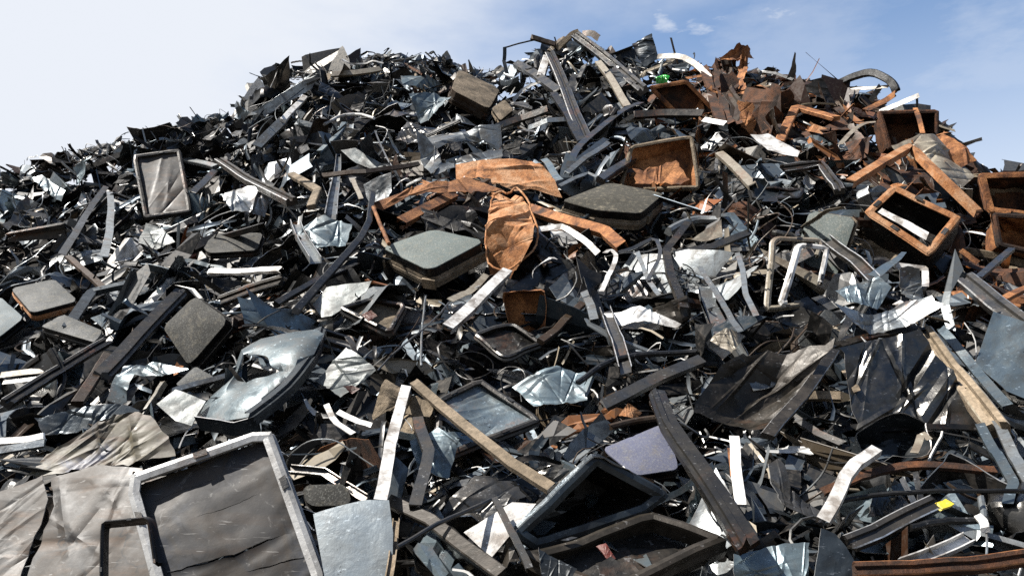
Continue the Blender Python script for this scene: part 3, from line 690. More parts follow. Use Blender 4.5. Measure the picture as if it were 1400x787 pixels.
def FRAME(label, short, px, n, w, depth, mat, lift=.09, inner=None, name='tube_mask', cat='frame', warp=.01, gap=None, rnd=.1, amp=.05, tears=1, inset=.02, torn=None, hood=None, **k):
    r = rg(); P = plane_pts(px, n, lift); dm = float(np.mean(project(P)[2])); wm = w * dm / FPX
    V, F = frame_ring(P, n, wm, depth, r, warp=warp, gap=gap, rnd=rnd); parts = [('rail', V, F, mat, [])]
    if inner:
        c = P.mean(0); Q = c + (P - c) * .93 - unit(n) * inset
        V, F = torn_sheet(Q, n, torn, amp, r) if torn else facet_sheet(Q, n, 3, amp * 2 + .1, r, N=24, wrinkles=8, wh=.4)
        parts.append(('mask_sheet', V, F, inner, []))
    if hood:  # outer wall behind the rail, dark metal paints in its shaded side
        c = P.mean(0); V, F = frame_ring(c + (P - c) * 1.015 - unit(n) * .012, n, wm * .5, hood, r, warp=warp, rnd=rnd); parts.append(('hood', V, F, 'dark', []))
    O = P
    for i in range(4):                                   # small spring clips riveted to the rail
        a, b_ = O[i], O[(i + 1) % 4]; p = a + (b_ - a) * r.uniform(.3, .7); d1 = unit(b_ - a); d2 = unit(c0 - p) if (c0 := O.mean(0)) is not None else 0
        s = wm * .32; Z = unit(n)
        bx = np.array([p + d1 * x * s * 2 + d2 * (wm * .5 + y * s) + Z * (.004 + z * s * .35) for x in (-1, 1) for y in (-1, 1) for z in (0, 1)])
        parts.append(('clip', bx, [(0, 1, 3, 2), (4, 6, 7, 5), (0, 4, 5, 1), (2, 3, 7, 6), (0, 2, 6, 4), (1, 5, 7, 3)], 'steel', []))
    return H(name, label, cat, parts, short)
def CRT(label, short, px, n, thick, face, band, lift=.1, skirt='dark', extra=None, **k):
    P = plane_pts(px, n, lift); parts = crt_parts(P, n, thick, face, band, skirt, rng=rg(), **k)
    if extra: parts += extra(P)
    return H('picture_tube_panel', label, 'glass panel', parts, short)
def TUB(label, short, px, n, depth, mat, lift=.1, name='metal_casing', cat='casing', rimmat=None, rimw=0, rimwarp=.014, more=(), **k):
    r = rg(); P = plane_pts(px, n, lift); V, F = tub(P, n, depth, rng=r, **k); parts = [('shell', V, F, mat, [])]
    if rimmat:
        Z = unit(n); c = P.mean(0); Q = c + (P - c) * 1.015 + Z * .012
        V, F = frame_ring(Q, n, rimw * float(np.mean(project(P)[2])) / FPX, .035, r, warp=rimwarp, rnd=.05); parts.append(('rim', V, F, rimmat, []))
    return H(name, label, cat, parts + list(more), short)

# --- picture-tube panels
CRT('grey-green glass picture tube panel lying face up beside the hanging rust sack', 'grey-green glass panel', [(521, 338), (592, 313), (664, 329), (587, 370)], n3(-.08, .80, .62), .13, 'glassgreen', 'tan', lift=.16)
CRT('dirt-brown glass picture tube panel lying below the rusty orange tray', 'dirt-brown glass panel', [(768, 274), (833, 249), (909, 264), (876, 292), (815, 287)], n3(.06, .84, .56), .12, 'glassdirt', 'tan', lift=.16)
CRT('tilted grey picture tube panel with thick dark edge, high up near the summit', 'tilted tube panel', [(627, 94), (684, 122), (669, 149), (617, 122)], n3(.35, .70, .62), .16, 'tan', 'brown', lift=.15, skirt='brown', dome=.02)
CRT('small cream glass panel tucked under the tilted tube panel', None, [(672, 148), (690, 136), (702, 150), (684, 165)], n3(.1, .6, .8), .07, 'tan', 'tan', lift=.12)
CRT('dark grainy picture tube panel standing on its corner with pale rim', 'dark corner-standing panel', [(266, 404), (313, 437), (258, 501), (222, 447)], n3(-.35, .30, .88), .08, 'glassdark', 'steel', lift=.12)
CRT('grey grainy picture tube panel with orange rusty edges near the heap flank', 'orange-edged tube panel', [(14, 394), (74, 381), (107, 411), (43, 428)], n3(0, .82, .57), .06, 'glassgrey', 'palerust', lift=.12)
CRT('flat grey tube panel with silver front rim below the orange-edged panel', 'silver-rimmed tube panel', [(55, 446), (86, 429), (141, 452), (130, 468)], n3(-.05, .80, .6), .05, 'glassgrey', 'steel', lift=.11)
CRT('pale sea-green tube panel cut off by the picture edge', 'pale sea-green panel', [(-48, 430), (0, 405), (33, 434), (-4, 463)], n3(.1, .7, .7), .06, 'glasspale', 'dark', lift=.12)
CRT('violet-blue speckled glass panel glinting behind the dark blue tub', 'violet-blue glass panel', [(822, 613), (910, 577), (929, 641), (868, 650)], n3(.05, .72, .69), .05, 'glassblue', 'dark', lift=-.03)
CRT('black rounded panel with silver rim beside the white foreground frame', None, [(412, 663), (474, 660), (482, 690), (420, 692)], n3(0, .6, .8), .05, 'glassdark', 'steel', lift=.06, rnd=.22)
CRT('broken dark glass piece under the corner-standing panel', None, [(239, 526), (267, 500), (293, 515), (270, 530)], n3(0, .7, .7), .03, 'glassgrey', 'dark', lift=.07)
CRT('dark dusty tube panel half buried under the long white strip', None, [(270, 330), (300, 318), (360, 318), (352, 342), (285, 346)], n3(0, .75, .65), .05, 'glassdark', 'olive', lift=.06)

# --- frames with their mask sheets
FRAME('grey rectangular frame with torn brown mask sheet standing on the flank', 'grey frame with torn sheet', [(181, 212), (246, 203), (262, 289), (197, 298)], n3(.1, .42, .9), 5, .05, 'grey', inner='tint', lift=.2, amp=.035, tears=4, warp=.006, rnd=.05)
FRAME('large white rectangular frame holding a heat-tinted sheet in the foreground', 'white foreground frame', [(169, 652), (368, 582), (452, 812), (222, 850)], n3(.02, .50, .86), 15, .045, 'greypaint', inner='tintcool', lift=.16, torn=[(.16, .02, .05, .55, .006), (.36, -.05, .35, .8, .007), (.66, -.10, .0, .85, .022), (.80, -.04, .55, 1.0, .012)], amp=.02, warp=.004, inset=.03, rnd=.035)
FRAME('rusty beige bezel with a deep hood in painted shade and a white slab inside', 'beige rusty bezel', [(1182, 290), (1222, 252), (1314, 296), (1272, 349)], n3(-.25, .45, .86), 9, .012, 'palerust', hood=.18, lift=.30, inner='dark', inset=.15, amp=.02, tears=0, warp=.012, rnd=.03)
n_ = n3(-.1, .34, .93); P_ = plane_pts([(1150, 474), (1258, 452), (1356, 574), (1300, 590), (1170, 588)], n_, .08)
V_, F_ = facet_sheet(P_, n_, 8, .4, rg(), N=36, wrinkles=16, wh=1.3)
V2_, F2_ = bar_px([(1150, 470), (1200, 456), (1262, 446)], 14, 'step', .18, h=.8); V3_, F3_ = bar_px([(1262, 446), (1306, 510), (1360, 580)], 24, 'rib', .2, h=.8); V4_, F4_ = bar_px([(1196, 586), (1290, 582), (1362, 580)], 8, 'L', .1)
H('tube_mask', 'broad black crushed frame with brown double rails at its top and side', 'frame', [('mask_sheet', V_, F_, 'gloss', []), ('rail', V2_, F2_, 'olive', []), ('rail', V3_, F3_, 'tan', []), ('rail', V4_, F4_, 'dark', [])], 'brown-railed dark frame')
FRAME('low dark olive frame filled with broken bits under the blue tub', 'olive frame', [(712, 757), (889, 700), (996, 738), (838, 808)], n3(.02, .82, .57), 13, .06, 'olive', lift=.10, inner='grey', amp=.12, tears=3, inset=.05, rnd=.025, warp=.03)
FRAME('thin frame with blue-grey dented sheet and an orange rust edge', 'orange-edged thin frame', [(598, 545), (656, 516), (742, 573), (594, 631)], n3(.05, .72, .69), 8, .03, 'grey', lift=.10, inner='blue', amp=.08, tears=1, rnd=.05)
FRAME('bent cream frame standing upright among dark rags', 'bent cream frame', [(1056, 322), (1128, 326), (1098, 418), (1048, 424)], n3(.1, .2, .95), 6, .03, 'cream', lift=.2, warp=.03, gap=(15, 27))
FRAME('narrow white inner frame leaning inside the bent cream frame', None, [(1092, 331), (1135, 336), (1120, 416), (1066, 416)], n3(.15, .25, .95), 7, .03, 'white', lift=.24, warp=.02, gap=(18, 31))
FRAME('small tray frame holding red and cream chips', 'chip tray', [(462, 420), (505, 406), (556, 414), (534, 455)], n3(0, .75, .65), 6, .05, 'steel', lift=.08, inner='tan', amp=.12, tears=2, inset=.03)
FRAME('black bowed frame with bright edge lying in the centre of the slope', None, [(645, 455), (700, 440), (745, 468), (690, 490)], n3(0, .7, .7), 6, .03, 'steel', lift=.06, inner='dark', amp=.08, tears=2, warp=.04)
FRAME('small black rounded frame lying across the foreground brown sheet', 'small black frame', [(137, 712), (205, 705), (225, 840), (135, 840)], n3(0, .45, .9), 5, .03, 'dark', lift=.20, warp=.004, rnd=.08, gap=(16, 30))
# --- pressed steel shells
V_, F_ = loft_px([(330, 478, .10), (352, 464, .10), (395, 454, .10), (437, 449, .12), (444, 454, .16), (424, 494, .20), (388, 534, .24), (350, 568, .28), (316, 574, .28), (276, 576, .20), (272, 562, .16), (290, 540, .13), (314, 520, .12), (322, 500, .10)],
                   [(334, 486, .15), (350, 484, .17), (366, 487, .20), (370, 500, .22), (382, 507, .22), (366, 514, .22), (348, 517, .20), (336, 523, .16), (330, 515, .14), (332, 499, .13)], 5, rg(), bulge=.04, amp=.085, N=30, k=5)
V2_, F2_ = bar_px([(447, 453), (438, 484), (408, 528), (376, 556), (350, 576)], 17, 'step', .24, smooth=1, h=1.0, hint=(.7, -.7, -.1))
V3_, F3_ = bar_px([(352, 575), (314, 582), (270, 578)], 20, 'flat', .22, hint=(0, -1, -.5))
H('steel_shield', 'shiny blue-grey steel shield with a gaping black hole', 'shield', [('shell', V_, F_, 'shell', []), ('rim', V2_, F2_, 'navy', []), ('front_wall', V3_, F3_, 'navy', [])], 'shiny blue-grey shield')
TUB('dark blue ribbed tub turned on its edge with shade painted black inside', 'dark blue tub', [(700, 728), (814, 621), (912, 675), (880, 700), (733, 750)], n3(.22, -.02, .97), .20, 'dark', lift=.18, taper=.6, amp=.06, rimmat='navy', rimw=14, rimwarp=.035)  # black shell colour stands in for the shadow inside the tub
n_ = n3(-.05, .5, .86); V_, F_ = facet_sheet(plane_pts([(866, 232), (900, 228), (926, 220), (942, 244), (930, 252), (868, 252)], n_, .14), n_, 4, .3, rg(), N=30, wrinkles=9, jag=.05)
V2_, F2_ = facet_sheet(plane_pts([(872, 208), (912, 198), (940, 194), (942, 212), (920, 210), (880, 218)], n_, .14), n_, 4, .4, rg(), N=30, wrinkles=8, jag=.06)
TUB('rusty orange tray with a deep corroded inside facing out', 'rusty orange tray', [(862, 200), (946, 186), (957, 258), (846, 262)], n3(-.05, .22, .97), .12, 'rust', more=[('floor_sheet', V_, F_, 'rust', []), ('torn_ledge', V2_, F2_, 'palerust', [])], lift=.20, taper=.8, amp=.05, rimmat='tan', rimw=5)
n_ = n3(0, .5, .86); PA = []
for nm, px_, l_ in (('top_panel', [(570, 191), (586, 184), (602, 179), (640, 176), (684, 176), (688, 202), (660, 190), (636, 192), (612, 199), (598, 208)], .26), ('side_panel', [(570, 192), (586, 196), (598, 206), (605, 222), (590, 243), (576, 224)], .34), ('lower_panel', [(600, 224), (640, 212), (688, 203), (687, 215), (640, 224), (612, 232), (590, 243)], .42)):
    V_, F_ = facet_sheet(plane_pts(px_, n_, l_), n_, 5, .6, rg(), N=30, wrinkles=9); PA.append((nm, V_, F_, 'pale', []))
H('metal_casing', 'crumpled pale blue hood with a black gap, above the orange sheet', 'casing', PA, 'pale blue hood')
TUB('overhanging rust-brown lid with dark underside below the summit', 'rust-brown lid', [(886, 119), (939, 110), (988, 162), (925, 158)], n3(.05, -.22, .95), .08, 'darkrust', lift=.24, taper=.85, amp=.02, rimmat='rust', rimw=5)
TUB('dark brown rusted bucket on the ridge against the sky', 'rusted bucket', [(1200, 152), (1282, 151), (1283, 188), (1215, 205)], n3(-.1, .1, .98), .22, 'darkrust', lift=.12, taper=.9, amp=.03, rimmat='darkrust', rimw=5)
TUB('wrecked rusty box at the edge of the heap flank', 'wrecked rusty box', [(1338, 238), (1430, 236), (1425, 300), (1352, 290)], n3(-.1, .2, .97), .2, 'darkrust', lift=.2, taper=.85, amp=.06, rimmat='rust', rimw=8)
TUB('second rusty box below the wrecked one with bent walls', None, [(1356, 292), (1430, 296), (1425, 350), (1364, 336)], n3(-.1, .25, .96), .18, 'rust', lift=.18, taper=.8, amp=.07, rimmat='darkrust', rimw=6)
TUB('crushed navy box with sharp facets below the brown-railed frame', 'crushed navy box', [(1166, 590), (1230, 566), (1268, 574), (1262, 622), (1180, 640)], n3(0, .45, .9), .10, 'navy', lift=.12, taper=.7, amp=.10)

# --- crumpled and flat sheets
n_ = n3(-.1, .50, .86); px_ = [(674, 268), (684, 262), (694, 268), (703, 256), (712, 264), (721, 276), (727, 298), (734, 318), (729, 342), (716, 356), (704, 366), (690, 373), (676, 370), (665, 360), (664, 334), (669, 300)]
P_ = plane_pts(px_, n_, .46); V_, F_ = facet_sheet(P_, n_, 12, .75, rs(5), N=48, dome=.14, wrinkles=12, wh=1.5, jag=.03)
Q_ = np.vstack([P_, P_[:2]]); V2_, F2_ = sweep(resample(smooth_path(Q_, 1), .03), profile('round', .012, .012), n_, 0, rg(), 0, .004)
H('rust_sack', 'rust-orange crumpled sack hanging folded in the middle of the heap', 'sack', [('sack_skin', V_, F_, 'palerust', []), ('hem', V2_, F2_, 'palerust', [])], 'rust-orange sack')
SHEET('broad orange rusty sheet spread above the hanging sack', 'broad orange sheet', [(623, 222), (700, 217), (738, 221), (757, 240), (768, 268), (724, 258), (692, 262), (655, 242), (624, 246)], n3(.1, .55, .83), 'palerust', amp=.06, lift=.28, nf=4, slope=.2, wr=10, wh=.6)
SHEET('rusty sheared sheet reaching left from the broad orange sheet', None, [(500, 280), (560, 258), (640, 240), (690, 262), (640, 262), (560, 268), (515, 288)], n3(0, .5, .86), 'rust', amp=.05, lift=.24, rings=8, N=48)
n_ = n3(-.1, .62, .78); PA = []
for px_, l_ in (([(-60, 700), (0, 672), (58, 652), (66, 682), (56, 716), (42, 744), (30, 778), (10, 850), (-70, 850)], .06), ([(66, 650), (130, 634), (195, 640), (225, 850), (24, 850), (36, 782), (50, 752), (60, 722), (72, 690)], .09)):
    V_, F_ = facet_sheet(plane_pts(px_, n_, l_), n_, 3, .10, rg(), N=60, jag=.010, wrinkles=15, wh=.35); PA.append(('torn_half', V_, F_, 'tint', []))
H('sheet_fragment', 'large bronze-grey crumpled sheet with an open tear filling the near corner', 'sheet metal', PA, 'bronze-grey sheet')
SHEET('gold and cream wrinkled sheet behind the white foreground frame', 'gold wrinkled sheet', [(32, 655), (62, 622), (128, 580), (184, 562), (218, 574), (238, 620), (180, 634), (95, 646)], n3(-.1, .55, .83), 'gold', amp=.055, lift=.14, nf=4, slope=.2, wr=22, wh=.7)
SHEET('smooth blue-grey bent sheet beside the white foreground frame', 'smooth blue-grey sheet', [(428, 702), (498, 684), (532, 684), (538, 730), (536, 820), (452, 830)], n3(.05, .45, .89), 'bluepaint', amp=.022, lift=.17, rings=12, N=50, dome=.10, k=3)
SHEET('white smooth plate lying tilted in the lower middle', 'white plate', [(634, 727), (700, 686), (733, 688), (672, 762)], n3(-.1, .6, .79), 'white', amp=.015, lift=.12, rings=6)
SHEET('light grey wrinkled veil of sheet above the white plate', None, [(598, 702), (650, 646), (705, 655), (720, 676), (640, 724)], n3(0, .6, .8), 'steel', amp=.07, lift=.06, rings=10, N=44)
SHEET('bronze crumpled sheet crossing under the slanting bronze bar', 'bronze crumpled sheet', [(506, 569), (526, 524), (548, 530), (596, 562), (588, 575), (545, 560)], n3(0, .5, .86), 'tan', amp=.10, lift=.12, rings=10, N=44)
SHEET('blue-grey torn sheet with a bright crease in the left middle', 'blue-grey torn sheet', [(428, 516), (474, 476), (514, 503), (488, 525), (468, 548), (452, 535)], n3(-.1, .6, .8), 'matte', amp=.05, lift=.14, rings=10, N=44)
SHEET('pale green-grey bent panel propped under the long black rod', 'pale green-grey panel', [(427, 416), (446, 392), (508, 384), (500, 398), (454, 433), (440, 434)], n3(-.1, .6, .79), 'matte', amp=.03, lift=.13, rings=8)
SHEET('flat blue-grey panel in front of the shiny shield', None, [(214, 552), (240, 532), (281, 547), (262, 582), (240, 575)], n3(0, .6, .8), 'matte', amp=.03, lift=.12, rings=8)
SHEET('wavy steel-blue sheet arching over the dark hollow', 'wavy steel-blue sheet', [(130, 556), (172, 500), (208, 493), (258, 505), (220, 514), (184, 512), (170, 545)], n3(-.1, .55, .83), 'blue', amp=.07, lift=.12, rings=9, N=44)
SHEET('crinkled blue-grey strip of sheet along the left flank', None, [(50, 575), (100, 560), (165, 548), (190, 556), (120, 585), (60, 595)], n3(0, .6, .8), 'navy', amp=.07, lift=.10, rings=8, N=40)
SHEET('faceted silver-blue foil sheet in the right middle', 'faceted silver-blue foil', [(1143, 394), (1200, 378), (1218, 394), (1200, 422), (1160, 412)], n3(-.1, .5, .86), 'blue', amp=.14, lift=.18, rings=12, N=44, k=7)
SHEET('faceted bluish foil draped over the brown-railed frame', 'draped bluish foil', [(1128, 442), (1185, 430), (1226, 420), (1262, 426), (1274, 445), (1216, 450), (1164, 453)], n3(0, .6, .8), 'pale', amp=.11, lift=.26, rings=12, N=50, k=7)
SHEET('small crushed blue foil right of the faceted foil', None, [(1226, 370), (1252, 374), (1270, 404), (1262, 424), (1238, 408)], n3(.1, .5, .86), 'pale', amp=.14, lift=.2, rings=9)
SHEET('big blue-grey flat sheet at the right edge', 'big blue-grey flat sheet', [(1358, 426), (1440, 455), (1440, 560), (1376, 534), (1334, 495)], n3(-.2, .45, .87), 'blue', amp=.03, lift=.15, rings=12, N=44)
SHEET('charred crumpled panel with silver wrinkles left of the brown-railed frame', 'charred crumpled panel', [(942, 573), (985, 505), (1015, 486), (1136, 474), (1090, 545), (1048, 596)], n3(-.1, .45, .88), 'olive', amp=.14, lift=.12, nf=14, slope=.7, wr=10, wh=1.2, jag=.05)
SHEET('silver and tan crumpled sheet falling over the right ridge', 'silver-tan ridge sheet', [(1225, 192), (1278, 184), (1302, 200), (1334, 240), (1310, 262), (1270, 225)], n3(.2, .45, .87), 'cream', amp=.10, lift=.16, rings=12, N=50, k=8)
SHEET('white curved trim panel below the rust wreck', 'white curved trim', [(1026, 184), (1050, 183), (1094, 207), (1090, 216), (1050, 206)], n3(0, .7, .7), 'white', amp=.03, lift=.28, rings=8)
n_ = n3(.1, .2, .97); PA = []
for nm, px_, l_, m_ in (('body_sheet', [(985, 100), (1000, 96), (1012, 106), (1008, 128), (1018, 165), (996, 172), (984, 142)], .06, 'darkrust'), ('torn_flap', [(984, 79), (1004, 66), (1028, 64), (1029, 80), (1006, 84)], .16, 'rust'), ('lower_flap', [(1010, 136), (1024, 142), (1037, 158), (1030, 184), (1014, 172)], .18, 'rust')):
    V_, F_ = facet_sheet(plane_pts(px_, n_, l_), n_, 8, .8, rg(), N=34, jag=.07, wrinkles=8); PA.append((nm, V_, F_, m_, []))
V_, F_ = crushed(resample(at(np.array([1018., 1017, 1013, 1016]), np.array([70., 90, 112, 140]), np.full(4, .14)), .08), .10, (0, -1, .3), rg()); PA.append(('post', V_, F_, 'rust', []))
for a_, b_, w_, m_ in (((962, 84), (985, 165), .09, 'darkrust'), ((978, 80), (996, 168), .12, 'darkrust'), ((994, 84), (1006, 160), .10, 'brown'), ((966, 100), (1004, 92), .08, 'darkrust'), ((972, 128), (1012, 118), .09, 'rust')):
    qq = np.linspace(0, 1, 6); V_, F_ = crushed(at(a_[0] + (b_[0] - a_[0]) * qq, a_[1] + (b_[1] - a_[1]) * qq, np.full(6, .12)) + rg().normal(0, .02, (6, 3)), w_, (0, -1, .4), rg()); PA.append(('bent_rib', V_, F_, m_, []))
H('rust_wreck', 'tall rust-red torn wreck of sheet rising on the ridge', 'wreck', PA, 'tall rust wreck')
SHEET('tent-shaped folded dark sheet peaking on the skyline', 'tent-shaped sheet', [(864, 60), (891, 45), (900, 78), (880, 92)], n3(-.35, .25, .9), 'navy', amp=.10, lift=.10, rings=8)
SHEET('pale green rounded sheet below the grey frame with torn sheet', None, [(189, 332), (200, 306), (220, 310), (240, 332), (214, 340)], n3(0, .55, .83), 'matte', amp=.05, lift=.14, rings=8)
SHEET('blue-grey curved sheet lying near the left skyline', None, [(45, 244), (58, 240), (90, 262), (84, 275), (62, 262)], n3(0, .5, .86), 'blue', amp=.05, lift=.12, rings=6)
SHEET('silver wrinkled scrap left of the pale blue hood', None, [(541, 190), (556, 166), (576, 172), (592, 178), (572, 198)], n3(0, .5, .86), 'steel', amp=.13, lift=.14, rings=8)
SHEET('mint-pale bent flap left of the pale blue hood', None, [(466, 206), (486, 203), (526, 226), (515, 233), (486, 222)], n3(0, .55, .83), 'matte', amp=.04, lift=.14, rings=8)
SHEET('dark glossy curved blade above the grey-green panel', None, [(497, 252), (522, 240), (535, 236), (535, 262), (522, 285), (503, 278)], n3(-.3, .3, .9), 'navy', amp=.04, lift=.14, rings=8)
SHEET('tan pointed folded scrap in the lower centre', 'tan folded scrap', [(846, 566), (858, 552), (878, 562), (868, 573)], n3(0, .5, .86), 'palerust', amp=.12, lift=.10, rings=6)
SHEET('cream triangular scrap right of the dirt-brown glass panel', None, [(945, 327), (986, 300), (988, 324), (962, 330)], n3(0, .5, .86), 'cream', amp=.04, lift=.18, rings=6)
SHEET('white and cream torn strip of sheet in the centre right', 'white torn strip', [(824, 420), (850, 425), (876, 418), (932, 440), (925, 446), (880, 440), (850, 442)], n3(0, .6, .8), 'white', amp=.05, lift=.14, rings=8)
SHEET('cream splintered bundle below the white torn strip', None, [(966, 464), (990, 450), (1022, 450), (1004, 480), (988, 493)], n3(0, .5, .86), 'cream', amp=.15, lift=.14, rings=8, tears=3)
SHEET('dark blue-grey bulging sheet at the lower right edge of the olive frame', 'dark bulging sheet', [(1122, 722), (1142, 730), (1172, 778), (1170, 830), (1104, 830)], n3(0, .4, .92), 'navy', amp=.04, lift=.10, rings=9, dome=.2)
SHEET('tan and grey bent trough sheet left of the white slanting strip', 'bent trough sheet', [(1050, 634), (1066, 628), (1082, 668), (1126, 700), (1118, 718), (1072, 690), (1056, 660)], n3(.2, .5, .84), 'steel', amp=.05, lift=.12, rings=8, N=44)
SHEET('dented steel lid among the bars under the summit', None, [(826, 100), (842, 92), (858, 110), (846, 128), (832, 120)], n3(0, .4, .9), 'pale', amp=.08, lift=.12, rings=8)
SHEET('grey torn panel standing left of the tilted tube panel', None, [(478, 148), (490, 128), (500, 132), (492, 156)], n3(0, .4, .9), 'grey', amp=.06, lift=.12, rings=6)
SHEET('bright green plastic bag caught below the skyline', 'green plastic bag', [(896, 104), (906, 100), (915, 106), (912, 113), (898, 112)], n3(0, .3, .95), 'greenplastic', amp=.15, lift=.12, rings=6, N=24, name='plastic_bag', cat='bag')
SHEET('blue plastic scrap beside the dark double beam', None, [(942, 690), (952, 686), (956, 696), (945, 700)], n3(0, .3, .95), 'navy', amp=.15, lift=.0, rings=4, N=20)
SHEET('red painted chip lying inside the olive frame', 'red chip', [(816, 744), (828, 742), (842, 762), (834, 768)], n3(0, .7, .7), 'redpaint', amp=.05, lift=.16, rings=4, N=20, name='paint_chip', cat='chip')
SHEET('grey round-edged chip lying inside the olive frame', None, [(818, 770), (835, 760), (850, 772), (840, 787), (820, 786)], n3(0, .7, .7), 'grey', amp=.03, lift=.16, rings=5, N=20, name='paint_chip', cat='chip')
SHEET('small red chip in the chip tray', None, [(494, 430), (508, 424), (516, 432), (504, 438)], n3(0, .7, .7), 'redpaint', amp=.06, lift=.14, rings=4, N=20, name='paint_chip', cat='chip')
SHEET('brick-red chip on the blue-grey torn sheet', None, [(470, 530), (482, 526), (492, 532), (482, 538)], n3(0, .6, .8), 'redpaint', amp=.05, lift=.2, rings=4, N=20, name='paint_chip', cat='chip')
SHEET('white slab lying inside the beige rusty bezel', None, [(1200, 290), (1206, 284), (1270, 318), (1266, 328)], n3(-.2, .5, .85), 'white', amp=.02, lift=.22, rings=5, N=28)

SHEET('dark blue folded sheet at the bottom beside the dark bulging sheet', None, [(1000, 762), (1058, 744), (1108, 738), (1102, 800), (1006, 806)], n3(0, .5, .86), 'shell', amp=.10, lift=.06)
SHEET('blue-grey dished panel behind the upright grey strip', None, [(560, 602), (598, 584), (628, 600), (612, 650), (572, 644)], n3(0, .55, .83), 'shell', amp=.08, lift=.02)
SHEET('navy bent sheet in the near corner of the olive frame', None, [(736, 748), (788, 776), (776, 806), (742, 800)], n3(.1, .6, .8), 'navy', amp=.07, lift=.16)
SHEET('black folded panel between the white plate and the dark blue tub', None, [(690, 668), (738, 636), (772, 640), (720, 690)], n3(-.1, .55, .83), 'gloss', amp=.08, lift=.08)
SHEET('dark corrugated cone of sheet above the grey yellow-patched bar', None, [(1186, 706), (1194, 674), (1212, 672), (1224, 700)], n3(0, .5, .86), 'navy', amp=.08, lift=.12)
SHEET('silver-blue crumpled casing skin left of the brown-railed frame', None, [(1010, 500), (1050, 480), (1096, 486), (1084, 520), (1030, 536)], n3(0, .55, .83), 'pale', amp=.10, lift=.14, wr=14)
SHEET('bluish dented panel under the long grey centre rail', None, [(700, 520), (760, 500), (815, 512), (800, 548), (730, 556)], n3(0, .6, .8), 'shell', amp=.09, lift=.06, wr=12)
SHEET('steel-blue buckled panel left of the grey-green glass panel', None, [(398, 318), (440, 300), (480, 306), (470, 334), (418, 346)], n3(-.1, .6, .79), 'shell', amp=.09, lift=.14, wr=12)
SHEET('silver wrinkled panel right of the grey frame with torn sheet', None, [(300, 262), (338, 252), (372, 262), (360, 286), (316, 290)], n3(0, .55, .83), 'pale', amp=.09, lift=.12, wr=12)
SHEET('blue-grey buckled skin under the tilted tube panel', None, [(560, 136), (596, 124), (618, 134), (606, 156), (574, 160)], n3(0, .5, .86), 'shell', amp=.10, lift=.14, wr=10)

# --- bars, beams, bands
BAR('long pale steel beam slanting down from the summit', 'long summit beam', [(786, 46), (832, 82), (878, 120)], 13, 'rib', 'steel', lift=.22, name='steel_beam', cat='beam')
BAR('shorter tan beam beside the long summit beam', None, [(817, 84), (838, 114), (857, 144)], 9, 'U', 'cream', lift=.2, name='steel_beam', cat='beam')
BAR('dark heavy beam descending left of the summit', 'dark summit beam', [(750, 70), (772, 118), (800, 190)], 14, 'rib', 'grey', lift=.2, name='steel_beam', cat='beam')
BAR('grey channel crossing above the dark summit beam', None, [(704, 86), (734, 102), (762, 122)], 11, 'U', 'steel', lift=.16)
BAR('black flat bar running parallel to the dark summit beam', None, [(757, 126), (776, 156), (796, 192)], 10, 'L', 'dark', lift=.22)
BAR('grey bent band sweeping up to the long summit beam', 'sweeping grey band', [(778, 228), (784, 210), (794, 196), (828, 168), (852, 150), (878, 139)], 9, 'flat', 'steel', lift=.34, smooth=2, name='metal_band', cat='band')
BAR('pale bar pointing at the tilted tube panel from the right', None, [(680, 172), (712, 160), (748, 147)], 9, 'L', 'steel', lift=.2)
BAR('thin light strip below the dark summit beam', None, [(722, 175), (748, 167), (773, 163)], 7, 'flat', 'pale', lift=.24)
BAR('short white block bar left of the dark summit beam', None, [(748, 76), (740, 102)], 11, 'box', 'white', lift=.14)
BAR('flat dark slab bar under the rust-brown lid', 'dark slab bar', [(866, 156), (900, 154), (963, 155)], 10, 'U', 'grey', lift=.24)
BAR('cream and brown band running down from the tent-shaped sheet', None, [(900, 77), (930, 76), (952, 88), (970, 106)], 8, 'flat', 'cream', lift=.12, smooth=1, name='metal_band', cat='band')
BAR('white strip poking out under the rust-brown lid', None, [(962, 163), (992, 169)], 8, 'flat', 'white', lift=.26, name='metal_strip', cat='metal strip')
BAR('dark blue strip standing at the skyline left of the summit', None, [(690, 64), (690, 82), (693, 100)], 5, 'flat', 'navy', lift=.06, name='metal_strip', cat='metal strip')
BAR('thin black wire sticking out over the skyline', None, [(690, 65), (705, 60), (730, 54)], 2.2, 'round', 'rubber', lift=.06, smooth=1, name='wire', cat='wire')
BAR('brown splintered bar on the very summit', None, [(728, 50), (745, 54), (760, 60)], 7, 'box', 'brown', lift=.1)
BAR('wedge of tan flat iron lying across the summit', None, [(762, 66), (784, 46), (792, 42)], 7, 'L', 'tan', lift=.1)
BAR('curved dark plate bar crowning the summit', None, [(796, 46), (808, 44), (818, 52)], 9, 'flat', 'brown', lift=.1, smooth=1)
BAR('rusty thick L-shaped bar below the right ridge', 'rusty L-shaped bar', [(1066, 192), (1088, 144), (1143, 159)], 12, 'box', 'rust', lift=.24, h=.5)
BAR('broad rusty angle forming a peak above the beige bezel', 'peaked rusty angle', [(1162, 247), (1246, 197), (1292, 240), (1341, 287)], 11, 'L', 'palerust', lift=.42, h=.8)
BAR('black band looping up against the sky on the right ridge', 'black looping band', [(1138, 116), (1162, 105), (1188, 97), (1210, 106), (1222, 117), (1226, 130)], 10, 'box', 'rubber', lift=.1, smooth=2, name='metal_band', cat='band')
BAR('rusty plank under the black looping band', None, [(1224, 128), (1210, 138), (1184, 150)], 9, 'L', 'rust', lift=.12)
BAR('black strut beneath the black looping band', None, [(1190, 138), (1204, 118)], 8, 'flat', 'rubber', lift=.06)
BAR('long pale strip under the black looping band', None, [(1140, 120), (1180, 120), (1216, 117)], 5, 'flat', 'cream', lift=.06, name='metal_strip', cat='metal strip')
